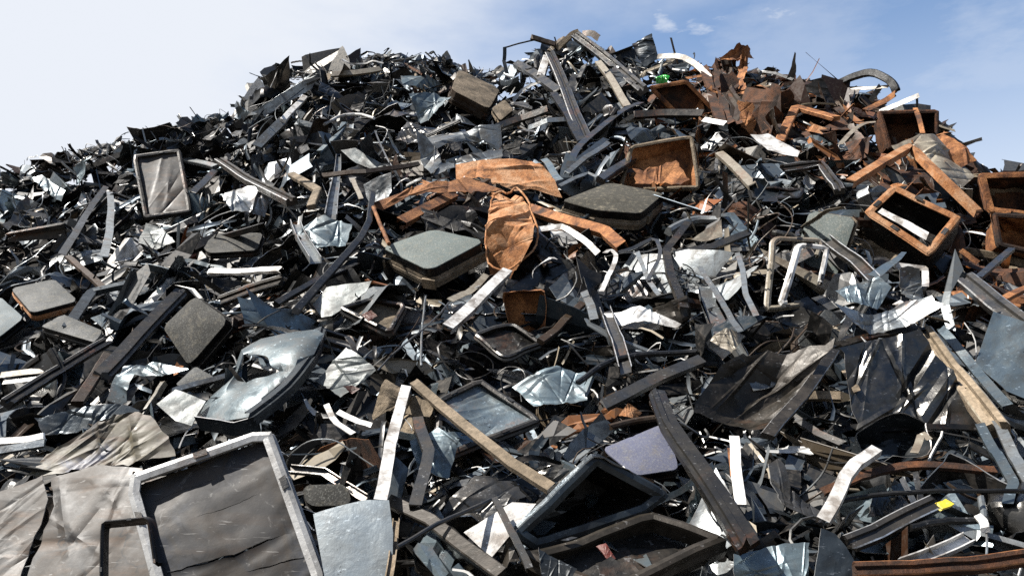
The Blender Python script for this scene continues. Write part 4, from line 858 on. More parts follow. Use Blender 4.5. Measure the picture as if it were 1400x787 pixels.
BAR('white straight strip rising over the rusted bucket', None, [(1202, 153), (1254, 131)], 7, 'flat', 'white', lift=.2, name='metal_strip', cat='metal strip')
BAR('thin black pin hanging from the white straight strip', None, [(1253, 131), (1254, 150)], 3, 'round', 'rubber', lift=.18, name='wire', cat='wire')
BAR('orange stake leaning in the rusted bucket', None, [(1251, 148), (1262, 182)], 6, 'box', 'rust', lift=.22)
BAR('spiky grey upright shard on the right skyline', 'spiky upright shard', [(1088, 74), (1086, 92), (1080, 110)], 8, 'L', 'grey', lift=.04, taper=(.25, 1.3))
BAR('black bent rod over the right skyline', None, [(1036, 108), (1042, 97), (1062, 99), (1084, 108)], 4, 'flat', 'rubber', lift=.05)
BAR('tan strap curving between rust pieces', None, [(1149, 197), (1166, 178), (1184, 167), (1198, 166)], 6, 'flat', 'cream', lift=.3, smooth=1, name='metal_band', cat='band')
BAR('dark L-shaped channel below the white curved trim', None, [(1072, 229), (1122, 222), (1144, 256)], 12, 'rib', 'olive', lift=.28)
BAR('tan channel bar right of the rusty orange tray', None, [(984, 210), (1006, 230), (1028, 252)], 11, 'U', 'cream', lift=.24)
BAR('steel strip left of the dirt-brown glass panel', None, [(742, 217), (766, 244)], 9, 'flat', 'blue', lift=.3)
BAR('thick grey bar touching the rusty orange tray', None, [(822, 243), (874, 208)], 12, 'box', 'steel', lift=.34, h=.7)
BAR('steel strap bent over the dirt-brown glass panel', None, [(766, 254), (804, 236), (830, 248)], 5, 'flat', 'pale', lift=.26)
BAR('dark strap left of the thick grey bar', None, [(786, 222), (830, 190)], 9, 'L', 'navy', lift=.3)
BAR('bright narrow strip in the bundle left of the rusty tray', None, [(776, 236), (812, 210), (832, 194)], 7, 'U', 'pale', lift=.32)
BAR('rusty plank under the dirt-brown glass panel', 'rusty plank', [(724, 282), (780, 300), (826, 313), (848, 332)], 15, 'U', 'rust', lift=.2, name='rusty_plank', cat='metal bar')
BAR('rusty slab slanting under the broad orange sheet', None, [(550, 300), (588, 280), (622, 263)], 14, 'U', 'rust', lift=.2)
BAR('thin orange rod standing by the grey-green glass panel', None, [(510, 281), (517, 300), (530, 330)], 5, 'round', 'rust', lift=.3)
BAR('bright white handle strip right of the rust sack', 'white handle strip', [(731, 314), (770, 308), (792, 324), (816, 346)], 8, 'flat', 'white', lift=.3, name='metal_strip', cat='metal strip')
BAR('chrome tube bending right of the dirt-brown panel', 'chrome tube', [(917, 311), (938, 300), (954, 296), (981, 296)], 12, 'round', 'pale', lift=.26, smooth=1, name='metal_tube', cat='tube')
BAR('brown bent bar dropping from the chrome tube', None, [(941, 303), (910, 342), (915, 370), (934, 416)], 10, 'L', 'olive', lift=.24)
BAR('grey strip crossing right of the chrome tube', None, [(922, 347), (968, 334), (1025, 315)], 9, 'U', 'steel', lift=.22)
BAR('white ribbon of metal curling below the rusty plank', None, [(822, 397), (834, 370), (843, 346), (836, 338), (828, 344)], 6, 'flat', 'white', lift=.22, smooth=2, name='metal_strip', cat='metal strip')
BAR('looped pale ribbon in the centre right', None, [(901, 402), (884, 380), (873, 356), (868, 345)], 6, 'flat', 'pale', lift=.22, smooth=1, name='metal_strip', cat='metal strip')
BAR('light ribbon crossing the looped pale ribbon', None, [(846, 345), (870, 336), (896, 322), (905, 345), (886, 380)], 5, 'flat', 'steel', lift=.26, smooth=1, name='metal_strip', cat='metal strip')
BAR('pale blue straight strip slanting in the right middle', None, [(956, 364), (972, 392), (1012, 452)], 7, 'flat', 'pale', lift=.22, name='metal_strip', cat='metal strip')
BAR('white hooked strip near the pale blue straight strip', None, [(1008, 345), (1016, 368), (1022, 400), (1036, 430)], 7, 'flat', 'pale', lift=.2, name='metal_strip', cat='metal strip')
BAR('dark perforated bar with pale edges right of the bent cream frame', 'dark perforated bar', [(1128, 323), (1160, 350), (1193, 381)], 15, 'V', 'grey', lift=.26)
BAR('blue widening strip meeting the dark perforated bar', None, [(1194, 378), (1234, 343)], 11, 'flat', 'blue', lift=.28, taper=(1.3, .5), name='metal_strip', cat='metal strip')
BAR('white bent corner strip below the beige rusty bezel', None, [(1226, 360), (1266, 363), (1264, 390)], 8, 'flat', 'white', lift=.24, name='metal_strip', cat='metal strip')
BAR('broad grey beam running off the right side', 'broad grey beam', [(1322, 380), (1362, 412), (1412, 452)], 24, 'rib', 'steel', lift=.2, name='steel_beam', cat='beam')
BAR('blue-grey angle rail behind the brown-railed frame', None, [(1288, 452), (1330, 500), (1376, 552)], 12, 'L', 'blue', lift=.12)
BAR('dark slanting plank over the charred crumpled panel', None, [(1049, 592), (1094, 538), (1140, 473)], 15, 'box', 'olive', lift=.2, h=.4)
BAR('heavy dark double beam leaning in the lower centre', 'dark double beam', [(902, 532), (958, 628), (1022, 738)], 25, 'step', 'dark', lift=.22, name='steel_beam', cat='beam')
BAR('second dark rail alongside the dark double beam', None, [(892, 545), (926, 610), (975, 690)], 12, 'U', 'olive', lift=.14)
BAR('white upright strip with orange edge right of the dark double beam', 'white upright strip', [(1004, 598), (1008, 640), (1014, 688)], 14, 'box', 'white', lift=.1, h=.3)
BAR('orange rusty strip behind the white upright strip', None, [(997, 612), (1000, 650)], 5, 'flat', 'rust', lift=.1, name='metal_strip', cat='metal strip')
BAR('reddish-brown tube lying above the violet-blue panel', None, [(836, 581), (870, 572), (906, 568)], 9, 'round', 'brown', lift=.10, name='metal_tube', cat='tube')
BAR('long grey rail with worn edge in the centre', 'long grey centre rail', [(826, 552), (892, 520), (958, 492)], 15, 'U', 'steel', lift=.14)
BAR('steel channel dropping from the white torn strip', None, [(828, 420), (842, 462), (854, 500)], 16, 'V', 'steel', lift=.16)
BAR('black rod arching over the steel channel', None, [(790, 520), (830, 490), (880, 480), (952, 478)], 8, 'round', 'rubber', lift=.14, smooth=1)
BAR('white rod hook in the middle of the slope', None, [(797, 396), (806, 418), (812, 436)], 11, 'U', 'pale', lift=.16)
BAR('brown stick bar left of the white rod hook', None, [(740, 462), (766, 440), (796, 414)], 10, 'box', 'brown', lift=.12)
BAR('thick white bar emerging under the rust sack', 'thick white bar', [(616, 440), (655, 405), (694, 368)], 14, 'U', 'white', lift=.22)
BAR('white torn strip beside the thick white bar', None, [(615, 410), (640, 396), (664, 374)], 9, 'flat', 'cream', lift=.2, name='metal_strip', cat='metal strip')
BAR('bronze bar slanting across the lower middle', 'slanting bronze bar', [(566, 521), (640, 582), (700, 630), (752, 663)], 13, 'L', 'tan', lift=.22)
BAR('white-grey upright strip beside the smooth blue-grey sheet', 'upright grey strip', [(556, 526), (534, 602), (517, 682)], 14, 'U', 'white', lift=.24)
BAR('bent grey strip hanging right of the upright grey strip', None, [(572, 568), (585, 612), (568, 690)], 15, 'L', 'steel', lift=.18)
BAR('brown heavy rail under the bent grey strip', None, [(532, 682), (590, 712), (682, 782)], 18, 'box', 'olive', lift=.14, h=.6)
BAR('thin steel pole crossing over the brown heavy rail', None, [(545, 744), (600, 712), (678, 677)], 6, 'round', 'steel', lift=.22, name='metal_tube', cat='tube')
BAR('narrow bright strip standing against the white plate', None, [(676, 680), (700, 726), (722, 778)], 8, 'L', 'steel', lift=.26, name='metal_strip', cat='metal strip')
BAR('pair of pale slats at the left edge, upper one', None, [(-20, 603), (58, 594)], 9, 'L', 'white', lift=.14, name='metal_strip', cat='metal strip')
BAR('pair of pale slats at the left edge, lower one', None, [(-20, 618), (60, 604)], 10, 'L', 'pale', lift=.13, name='metal_strip', cat='metal strip')
BAR('long dark rail slanting up from the left edge', 'long dark rail', [(14, 546), (80, 505), (148, 464)], 14, 'rib', 'grey', lift=.18)
BAR('dark wide plank left of the corner-standing panel', None, [(140, 506), (190, 452), (248, 395)], 20, 'step', 'grey', lift=.16)
BAR('brown plank under the dark wide plank', None, [(106, 548), (150, 480)], 14, 'box', 'brown', lift=.10)
BAR('blue-edged black plank above the silver-rimmed panel', None, [(92, 446), (130, 394), (206, 378)], 12, 'L', 'navy', lift=.16)
BAR('cream slat near the left edge above the long dark rail', None, [(2, 512), (60, 506)], 9, 'flat', 'cream', lift=.12, name='metal_strip', cat='metal strip')
BAR('white slat just under the cream slat', None, [(4, 522), (50, 517)], 6, 'flat', 'white', lift=.12, name='metal_strip', cat='metal strip')
BAR('grey strip along the broken dark glass piece', None, [(238, 534), (275, 522), (322, 507)], 7, 'U', 'pale', lift=.12, name='metal_strip', cat='metal strip')
BAR('long black rod slanting beside the pale green-grey panel', 'long black rod', [(405, 422), (450, 372), (505, 312), (512, 262)], 9, 'box', 'rubber', lift=.24, smooth=1)
BAR('long white strip lying across the left middle', 'long white strip', [(284, 368), (330, 366), (382, 365)], 8, 'U', 'white', lift=.2, name='metal_strip', cat='metal strip')
BAR('dark rail ending at the long white strip', None, [(264, 337), (300, 320), (354, 305)], 12, 'U', 'olive', lift=.2)
BAR('grey worn bar below the long white strip', None, [(300, 410), (340, 396), (385, 382)], 14, 'rib', 'olive', lift=.16)
BAR('dark heavy rail crossing right of the grey frame with torn sheet', None, [(298, 216), (340, 244), (398, 272)], 13, 'rib', 'olive', lift=.26)
BAR('light plank right of the grey frame with torn sheet', None, [(250, 212), (294, 226)], 9, 'box', 'pale', lift=.2)
BAR('steel strip leaning behind the light plank', None, [(264, 262), (294, 232)], 8, 'U', 'steel', lift=.2)
BAR('curved bright blue-white strip hanging on the left flank', 'curved blue-white strip', [(150, 262), (153, 292), (150, 325), (144, 350)], 9, 'flat', 'pale', lift=.2, smooth=1, name='metal_strip', cat='metal strip')
BAR('slanting grey bar left of the curved blue-white strip', None, [(146, 254), (120, 292), (86, 348)], 8, 'L', 'steel', lift=.2)
BAR('brown bar continuing below the slanting grey bar', None, [(92, 349), (140, 391)], 8, 'L', 'brown', lift=.18)
BAR('white short bar near the left skyline', None, [(386, 164), (417, 129)], 8, 'box', 'white', lift=.22)
BAR('steel plank below the white short bar', None, [(350, 200), (386, 164)], 12, 'U', 'pale', lift=.2)
BAR('cream rod high on the left shoulder', None, [(453, 101), (486, 98), (520, 93)], 7, 'U', 'cream', lift=.16)
BAR('thin white bent tube on the left shoulder', None, [(444, 168), (466, 156), (490, 154), (510, 160)], 4, 'round', 'white', lift=.24, smooth=1, name='metal_tube', cat='tube')
BAR('thin brown rail reaching to the pale blue hood', None, [(442, 240), (500, 236), (572, 222)], 6, 'U', 'brown', lift=.26)
BAR('tan beam stub left of the mint-pale flap', None, [(398, 236), (434, 258), (426, 280)], 11, 'box', 'tan', lift=.2)
BAR('bright blue-grey upright strip below the mint-pale flap', None, [(462, 210), (458, 250), (450, 290)], 12, 'V', 'pale', lift=.22, taper=(.6, 1.2))
BAR('yellow and white strip under the thin brown rail', None, [(482, 244), (494, 272)], 6, 'flat', 'cream', lift=.28, name='metal_strip', cat='metal strip')
BAR('crooked steel channel left of the long black rod', None, [(404, 300), (412, 330), (430, 352)], 14, 'V', 'pale', lift=.2)
BAR('white slanting strip above the grey stone-like bar', 'white slanting strip', [(1128, 708), (1166, 662), (1204, 614)], 15, 'U', 'white', lift=.26)
BAR('black hose lying across the lower right', 'black hose', [(1122, 712), (1132, 690), (1162, 678), (1255, 671), (1330, 672), (1430, 676)], 6, 'round', 'rubber', lift=.22, smooth=2, name='hose', cat='hose')
BAR('grey worn bar with a yellow patch in the lower right', 'grey yellow-patched bar', [(1163, 736), (1222, 710), (1284, 683)], 22, 'rib', 'grey', lift=.2, h=.4, more=[('yellow_patch', *bar_px([(1285, 691), (1299, 686)], 11, 'box', .2, h=.3), 'yellowtape', [])])
BAR('rusty brown band bowed across the lower right', 'rusty bowed band', [(1126, 670), (1188, 644), (1255, 632), (1360, 640)], 10, 'L', 'darkrust', lift=.18, smooth=1, name='metal_band', cat='band')
BAR('dark rusty rail along the bottom right corner', 'bottom rusty rail', [(1168, 778), (1256, 776), (1330, 768), (1430, 752)], 19, 'rib', 'darkrust', lift=.2)
BAR('black handle bar with a white knob in the lower right', 'black handle bar', [(1246, 718), (1284, 708), (1340, 709)], 9, 'round', 'rubber', lift=.18, smooth=1, more=[('knob', *bar_px([(1338, 704), (1346, 712), (1347, 722)], 10, 'box', .2), 'white', []), ('pin', *bar_px([(1347, 720), (1347, 758)], 3, 'round', .18), 'pale', [])], name='handle_bar', cat='handle')
BAR('broad white strip under the black handle bar', None, [(1236, 768), (1280, 752), (1326, 732)], 16, 'V', 'white', lift=.16, name='metal_strip', cat='metal strip')
BAR('blue bent channel near the lower right edge', None, [(1342, 578), (1364, 618), (1386, 658), (1378, 684)], 12, 'L', 'blue', lift=.18)
BAR('second blue channel right of the blue bent channel', None, [(1364, 574), (1386, 620), (1410, 664)], 13, 'L', 'pale', lift=.16)
BAR('tan short plank left of the brown-railed frame', None, [(1155, 506), (1172, 534)], 9, 'flat', 'tan', lift=.12)
BAR('grey stub rail left of the brown-railed frame', None, [(1104, 540), (1150, 540)], 12, 'U', 'tan', lift=.06)
BAR('grey slanting strip under the charred crumpled panel', None, [(1082, 566), (1110, 588), (1150, 604)], 10, 'U', 'steel', lift=.06)
BAR('cream bent sliver right of the white slanting strip', None, [(1250, 618), (1262, 592), (1272, 600)], 9, 'flat', 'cream', lift=.18, name='metal_strip', cat='metal strip')
BAR('pale short post below the rusty bowed band', None, [(1340, 676), (1344, 704)], 9, 'round', 'pale', lift=.16, name='metal_tube', cat='tube')
BAR('orange plank at the right edge below the rusty boxes', None, [(1370, 408), (1420, 384)], 9, 'L', 'rust', lift=.24)
BAR('grey angle in front of the rusty boxes', None, [(1338, 376), (1362, 358), (1384, 338)], 8, 'L', 'steel', lift=.24)
BAR('orange splinter strip below the beige rusty bezel', None, [(1314, 342), (1336, 358)], 7, 'flat', 'rust', lift=.26, name='metal_strip', cat='metal strip')
BAR('thin white wire loop in the middle of the slope', None, [(582, 404), (578, 440), (576, 496)], 3, 'round', 'pale', lift=.2, name='wire', cat='wire')
BAR('long thin wire slanting across the middle', None, [(517, 505), (540, 480), (600, 430), (618, 408)], 2.5, 'round', 'steel', lift=.2, smooth=1, name='wire', cat='wire')
BAR('pair of white curled strips below the blue-grey torn sheet, left one', None, [(446, 552), (456, 574), (480, 590)], 8, 'flat', 'white', lift=.14, smooth=1, name='metal_strip', cat='metal strip')
BAR('pair of white curled strips below the blue-grey torn sheet, right one', None, [(462, 562), (480, 572), (508, 580)], 8, 'flat', 'white', lift=.15, smooth=1, name='metal_strip', cat='metal strip')
BAR('silver stepped rail left of the smooth blue-grey sheet', None, [(396, 640), (440, 645), (496, 680)], 12, 'V', 'steel', lift=.06)
BAR('bronze upright rail standing right of the smooth blue-grey sheet', None, [(543, 706), (538, 750), (532, 800)], 10, 'V', 'tan', lift=.16)

# ------------------------------------------------------------------ loose scrap: single pieces
RUST_SPOTS = [(1170, 150, 170, 80, .9), (1370, 320, 55, 110, .9), (985, 125, 55, 60, .8), (640, 265, 110, 35, .5), (880, 225, 60, 40, .5), (1290, 240, 110, 75, .75), (1390, 400, 50, 40, .8)]
def rustiness(u, v): return max([a * math.exp(-((u - x) / sx) ** 2 - ((v - y) / sy) ** 2) for x, y, sx, sy, a in RUST_SPOTS] + [.03])
PAL = [('gloss', .22), ('dark', .27), ('grey', .04), ('olive', .025), ('navy', .09), ('steel', .08), ('blue', .10), ('shell', .07), ('pale', .07), ('white', .03), ('cream', .015), ('brown', .02), ('tan', .015)]
PN = [p[0] for p in PAL]; PW = np.array([p[1] for p in PAL]); PW = PW / PW.sum()
RN = ['rust', 'darkrust', 'palerust', 'tan', 'brown']; RW = [.24, .42, .08, .10, .16]
def pick_mat(u, v, rng):
    if RUSTY[0] or rng.uniform() < rustiness(u, v): return RN[rng.choice(5, p=RW)]
    return PN[rng.choice(len(PN), p=PW)]
WORD = {'dark': 'black', 'gloss': 'glossy black', 'shell': 'steel-blue', 'grey': 'dark grey', 'olive': 'olive-brown', 'navy': 'dark blue', 'steel': 'grey', 'blue': 'blue-grey', 'pale': 'pale silver', 'white': 'white', 'cream': 'cream', 'brown': 'brown', 'rust': 'orange rusty', 'darkrust': 'dark rusty', 'palerust': 'pale orange', 'tan': 'tan', 'glassgrey': 'grey', 'glassdark': 'black', 'glassdirt': 'dirty brown', 'glassgreen': 'greenish'}
ANCH = [(c, s) for o, c, s in THINGS if s]
AC = np.array([c for c, s in ANCH])
USED = set(o['label'] for o, c, s in THINGS)
def relation(u, v, k):
    dd = np.hypot(AC[:, 0] - u, (AC[:, 1] - v) * 1.3); i = np.argsort(dd)[k]; x, y = u - AC[i, 0], v - AC[i, 1]
    a = math.degrees(math.atan2(-y, x)) % 360
    w = ['right of', 'above and right of', 'above', 'above and left of', 'left of', 'below and left of', 'below', 'below and right of'][int((a + 22.5) // 45) % 8]
    near = 'just ' if dd[i] < 38 else ('' if dd[i] < 75 else 'well ')
    return f'{near}{w} the {ANCH[i][1]}'
def name_it(words, kind, u, v):
    for k in (0, 1, 2, 3):
        for ws in words:
            lab = f'{ws} {kind} {relation(u, v, k)}'
            if lab not in USED and len(lab.split()) <= 16: USED.add(lab); return lab
    return None
def hollow(u, v):
    """0 on the heap's knolls .. 1 in its dark hollows (metres of depth are scaled from it)"""
    u = np.asarray(u, float); v = np.asarray(v, float); k = np.log(dsurf(u, v)) ; x = u / 1000.; y = k * 1.1
    f = np.sin(x * 17 + 2.1 * np.sin(y * 9 + 1)) * np.sin(y * 13 + 1.7 * np.sin(x * 13)) + .6 * np.sin(x * 37 + y * 11 + 2) * np.sin(y * 31 - x * 9) + .35 * np.sin(x * 71 + 3 * np.sin(y * 23)) * np.sin(y * 57 + x * 21)
    q = np.clip((f + .05) / .55, 0, 1); T = (BOTTOM_V - v) / (BOTTOM_V - ridge_v(u)); return q * q * (3 - 2 * q) * np.interp(T, [.82, .97], [1, .15])
RUSTY = [False]
def spot(rng, power=1.0, u0=-60, u1=1460, vmax=800):
    while True:
        u = rng.uniform(u0, u1); v = rng.uniform(40, vmax); rv = float(ridge_v(u))
        if v < rv - 4 or (RUSTY[0] and rustiness(u, v) < .45): continue
        d = float(dsurf(u, v))
        if rng.uniform() < (d / 9.8) ** power: return u, max(v, rv), d
def rand_dir(rng, n, flat=.75):
    a = unit(rng.normal(size=3)); return unit(a - n * np.dot(a, n) * flat)
STATS = {}
def filler(kind, count, build, power, tol, seed=0):
    """try to place count single pieces; a piece that would stand in front of a picked-out one is not placed"""
    rng = rs(sum(map(ord, kind)) * 13 + seed); made = 0; tries = 0
    while made < count and tries < count * 14:
        tries += 1
        u, v, d = spot(rng, power); res = build(u, v, d, rng)
        if res is None: continue
        name, cat, words, noun, group, parts = res
        P = np.concatenate([p[1] for p in parts])
        if covers(P).mean() > tol: continue
        uu, vv, dd = project(P); cu, cv = float(uu.mean()), float(vv.mean())
        if dd.min() < 1.0 or cu < 2 or cu > 1398 or cv > 782: continue
        if (vv < ridge_v(uu) - 15).mean() > .15 or (ridge_v(uu) - vv).max() > 34: continue
        lab = name_it(words, noun, cu, cv)
        if lab is None: continue
        thing(name, lab, cat, parts, group); made += 1
        for p in parts: splat_soft(p[1], p[2])
    STATS[kind] = (made, tries)
SOFT = {}
def splat_soft(V, F): pass
def size_words(L, lo, hi): return 'short' if L < lo else ('long' if L > hi else None)
def words_of(*sets):
    out = ['']
    for s in sets: out = [(a + ' ' + b_).strip() for a in out for b_ in s]
    return out
def b_bar(u, v, d, rng):
    mt = pick_mat(u, v, rng); n = heap_normal(u, v); c = at(u, v, .03) + heap_normal(u, v) * (rng.uniform(-.05, .10) - .38 * float(hollow(u, v))); L = rng.uniform(.25, .95) * (1.0 if d > 3 else .7); w = rng.uniform(.014, .058)
    D = rand_dir(rng, n, .7); s = unit(np.cross(D, n)); k = rng.uniform(); bend = ''
    pts = [c - D * L / 2, c + rng.normal(0, .01, 3), c + D * L / 2]
    if k < .35: pts[2] = pts[1] + unit(D + s * rng.uniform(-1.3, 1.3) + n * rng.uniform(-.6, .8)) * L * .5; bend = 'kinked'
    elif k < .5: pts = [pts[0], c + s * L * .1, c + D * L * .3 + s * L * .05, pts[2] + n * .1]; bend = 'bowed'
    else: bend = 'straight'
    ln = 'short' if L < .4 else ('long' if L > .65 else 'mid-length')
    if rng.uniform() < .75:
        w = rng.uniform(.04, .15); kk = rng.randint(2, 6); P = kinked(c, D, n, L, rng, kk, rng.uniform(.15, .7)); V, F = crushed(P, w, n * .6 + to_cam(c) * .5 + rng.normal(0, .5, 3), rng)
        return ('metal_bar', 'metal bar', words_of([f'{ln} {WORD[mt]}', f'buckled {WORD[mt]}', f'twisted {WORD[mt]}']), 'crushed channel', 'loose metal bars in the heap', [('metal_bar', V, F, mt, [])])
    kd = ['U', 'V', 'L', 'rib', 'box', 'step'][rng.randint(6)]
    P = resample(smooth_path(np.array(pts), 2 if bend == 'bowed' else (1 if bend == 'kinked' else 0)), max(.05, L / 7))
    V, F = sweep(P, profile(kd, w, w * rng.uniform(.35, .9), .003), n * .6 + to_cam(c) * .5 + rng.normal(0, .45, 3), rng.normal(0, .35), rng, .4, .003)
    shape = {'U': 'channel bar', 'V': 'open channel', 'L': 'angle bar', 'rib': 'ribbed rail', 'box': 'square bar', 'step': 'stepped rail'}[kd]
    return ('metal_bar', 'metal bar', words_of([f'{ln} {bend} {WORD[mt]}', f'{WORD[mt]} {bend}']), shape, 'loose metal bars in the heap', [('metal_bar', V, F, mt, [])])
def b_strip(u, v, d, rng):
    mt = pick_mat(u, v, rng); n = heap_normal(u, v); c = at(u, v, .03) + heap_normal(u, v) * (rng.uniform(-.02, .12) - .38 * float(hollow(u, v))); L = rng.uniform(.14, .6); w = rng.uniform(.010, .034)
    D = rand_dir(rng, n, .55); s = unit(np.cross(D, n)); pts = [c - D * L / 2]; q = D
    curl = rng.uniform(.1, 1.1)
    for i in range(5):
        q = unit(q + (s * rng.normal(0, .5) + n * rng.normal(0, .45)) * curl); pts.append(pts[-1] + q * L / 5)
    P = resample(smooth_path(np.array(pts), 2), L / 14)
    V, F = sweep(P, profile('flat' if rng.uniform() < .7 else 'L', w, w * .5, .0022), n + rng.normal(0, .6, 3), rng.normal(0, 1.1), rng, .5, .003)
    cw = 'curled' if curl > .75 else ('wavy' if curl > .4 else 'straight'); ln = 'short' if L < .28 else ('long' if L > .44 else 'mid-length')
    wd = 'narrow' if w < .02 else 'broad'
    return ('metal_strip', 'metal strip', words_of([f'{ln} {cw} {WORD[mt]}', f'{wd} {cw} {WORD[mt]}']), 'metal strip', 'loose metal strips in the heap', [('metal_strip', V, F, mt, [])])
def b_sheet(u, v, d, rng):
    mt = pick_mat(u, v, rng); hn = heap_normal(u, v); c = at(u, v, .03) + heap_normal(u, v) * (rng.uniform(-.06, .10) - .38 * float(hollow(u, v))); R = rng.uniform(.10, .34) * (1 if d > 2.8 else .7)
    n = unit(hn * .7 + to_cam(c) * .45 + rng.normal(0, .42, 3)); X, Y, Z = basis(n, unit(rng.normal(size=3)))
    k = rng.randint(4, 7); an = np.sort(rng.uniform(0, 2 * math.pi, k)); asp = rng.uniform(.3, .9)
    if np.max(np.diff(np.concatenate([an, an[:1] + 2 * math.pi]))) > 2.6: an = np.linspace(0, 2 * math.pi, k, endpoint=False)
    cr = np.array([(-1, -1), (1, -1), (1, 1), (-1, 1)]) * R * np.array([1, asp]) + rng.normal(0, .16 * R, (4, 2)); poly = c + np.outer(cr[:, 0], X) + np.outer(cr[:, 1], Y)
    amp = rng.choice([.03, .08, .15, .22]); fold = rng.uniform(0, 1.6) if rng.uniform() < .7 else 0
    V, F = facet_sheet(poly, n, 5 + int(amp * 45), .35 + amp * 3, rng, jag=.05, t=.0025, both=False, N=20, wrinkles=rng.randint(3, 8), wh=1.1)
    sw = 'flat' if amp < .05 else ('dented' if amp < .1 else ('crumpled' if amp < .2 else 'crushed')); fw = 'folded' if fold > .8 else 'open'
    z = 'small' if R < .16 else ('large' if R > .25 else 'middling')
    return ('sheet_fragment', 'sheet metal', words_of([f'{z} {sw} {WORD[mt]}', f'{fw} {sw} {WORD[mt]}']), 'sheet piece', 'loose sheet pieces in the heap', [('sheet_fragment', V, F, mt, [])])
def b_frame(u, v, d, rng):
    mt = pick_mat(u, v, rng); hn = heap_normal(u, v); c = at(u, v, .03) + heap_normal(u, v) * (rng.uniform(-.02, .08) - .38 * float(hollow(u, v))); a = rng.uniform(.11, .24); b_ = a * rng.uniform(.6, .85)
    n = unit(hn * .6 + to_cam(c) * .45 + rng.normal(0, .45, 3)); X, Y, Z = basis(n, unit(rng.normal(size=3)))
    P = np.array([c + X * x * a + Y * y * b_ + rng.normal(0, .02, 3) for x, y in ((-1, -1), (1, -1), (1, 1), (-1, 1))]); g = rng.randint(0, 30)
    V, F = frame_ring(P, n, rng.uniform(.018, .032), rng.uniform(.02, .05), rng, N=40, warp=rng.uniform(.03, .14), gap=(g, g + rng.randint(0, 14)), rnd=.1)
    parts = [('rail', V, F, mt, [])]; w = 'empty'
    if rng.uniform() < .45:
        m2 = pick_mat(u, v, rng); V, F = facet_sheet(P.mean(0) + (P - P.mean(0)) * .9 - n * .02, n, 9, .5, rng, N=16); parts.append(('mask_sheet', V, F, m2, [])); w = f'{WORD[m2]}-lined'
    return ('tube_mask', 'frame', words_of([f'{w} {WORD[mt]}', f'bent {w} {WORD[mt]}', f'warped {w} {WORD[mt]}']), 'frame', 'loose frames in the heap', parts)
def b_tub(u, v, d, rng):
    mt = pick_mat(u, v, rng); hn = heap_normal(u, v); c = at(u, v, .03) + heap_normal(u, v) * (rng.uniform(-.02, .08) - .38 * float(hollow(u, v))); a = rng.uniform(.07, .16); b_ = a * rng.uniform(.55, .9)
    n = unit(hn * .4 + to_cam(c) * .4 + rng.normal(0, .6, 3)); X, Y, Z = basis(n, unit(rng.normal(size=3)))
    P = np.array([c + X * x * a + Y * y * b_ + rng.normal(0, .015, 3) for x, y in ((-1, -1), (1, -1), (1, 1), (-1, 1))])
    V, F = tub(P, n, rng.uniform(.06, .14), rng.uniform(.55, .9), rng.uniform(.05, .16), rng, N=28, floor=rng.uniform() < .5)
    return ('metal_casing', 'casing', words_of([f'dented {WORD[mt]}', f'crushed {WORD[mt]}', f'small crushed {WORD[mt]}']), 'casing', 'loose casings in the heap', [('metal_casing', V, F, mt, [])])
def b_crt(u, v, d, rng):
    hn = heap_normal(u, v); c = at(u, v, .03) + heap_normal(u, v) * (rng.uniform(-.06, .05) - .38 * float(hollow(u, v))); a = rng.uniform(.10, .19); b_ = a * rng.uniform(.65, .8)
    n = unit(hn * .6 + to_cam(c) * .4 + rng.normal(0, .35, 3)); X, Y, Z = basis(n, unit(rng.normal(size=3) + np.array([0, 0, 1.2])))
    P = np.array([c + X * x * a + Y * y * b_ for x, y in ((-1, -1), (1, -1), (1, 1), (-1, 1))]); f = ['glassgrey', 'glassdark', 'glassdirt', 'glassgreen'][rng.randint(4)]
    parts = crt_parts(P, n, rng.uniform(.04, .07), f, ['steel', 'tan', 'dark', 'brown'][rng.randint(4)], rng=rng)
    return ('picture_tube_panel', 'glass panel', words_of([f'half-buried {WORD[f]}', f'small half-buried {WORD[f]}']), 'tube panel', 'half-buried tube panels', parts)
def b_wire(u, v, d, rng):
    mt = ['rubber', 'pale', 'steel', 'brown'][rng.randint(4)]; n = heap_normal(u, v); c = at(u, v, .03) + heap_normal(u, v) * (rng.uniform(.02, .12) - .38 * float(hollow(u, v))); L = rng.uniform(.2, .7); D = rand_dir(rng, n, .6); pts = [c - D * L / 2]; q = D
    for i in range(6): q = unit(q + rng.normal(0, .5, 3)); pts.append(pts[-1] + q * L / 6)
    V, F = sweep(resample(smooth_path(np.array(pts), 2), L / 16), profile('round', rng.uniform(.004, .009), .01), n, 0, rng, 0)
    cw = {'rubber': 'black', 'pale': 'pale', 'steel': 'grey', 'brown': 'brown'}[mt]
    return ('wire', 'wire', words_of([f'thin {cw}', f'long thin {cw}' if L > .45 else f'short thin {cw}']), 'curling wire', 'loose wires in the heap', [('wire', V, F, mt, [])])
filler('frame', 40, b_frame, .5, .05)
filler('crt', 12, b_crt, .5, .03)
filler('tub', 70, b_tub, .6, .05)
RUSTY[0] = True
filler('sheet', 60, b_sheet, .3, .03, 5)
filler('bar', 50, b_bar, .3, .03, 5)
RUSTY[0] = False
filler('sheet', 250, b_sheet, .7, .03)
filler('bar', 255, b_bar, .7, .025)
filler('strip', 300, b_strip, .7, .03)
filler('wire', 90, b_wire, .4, .06)
print('FILLER', STATS)

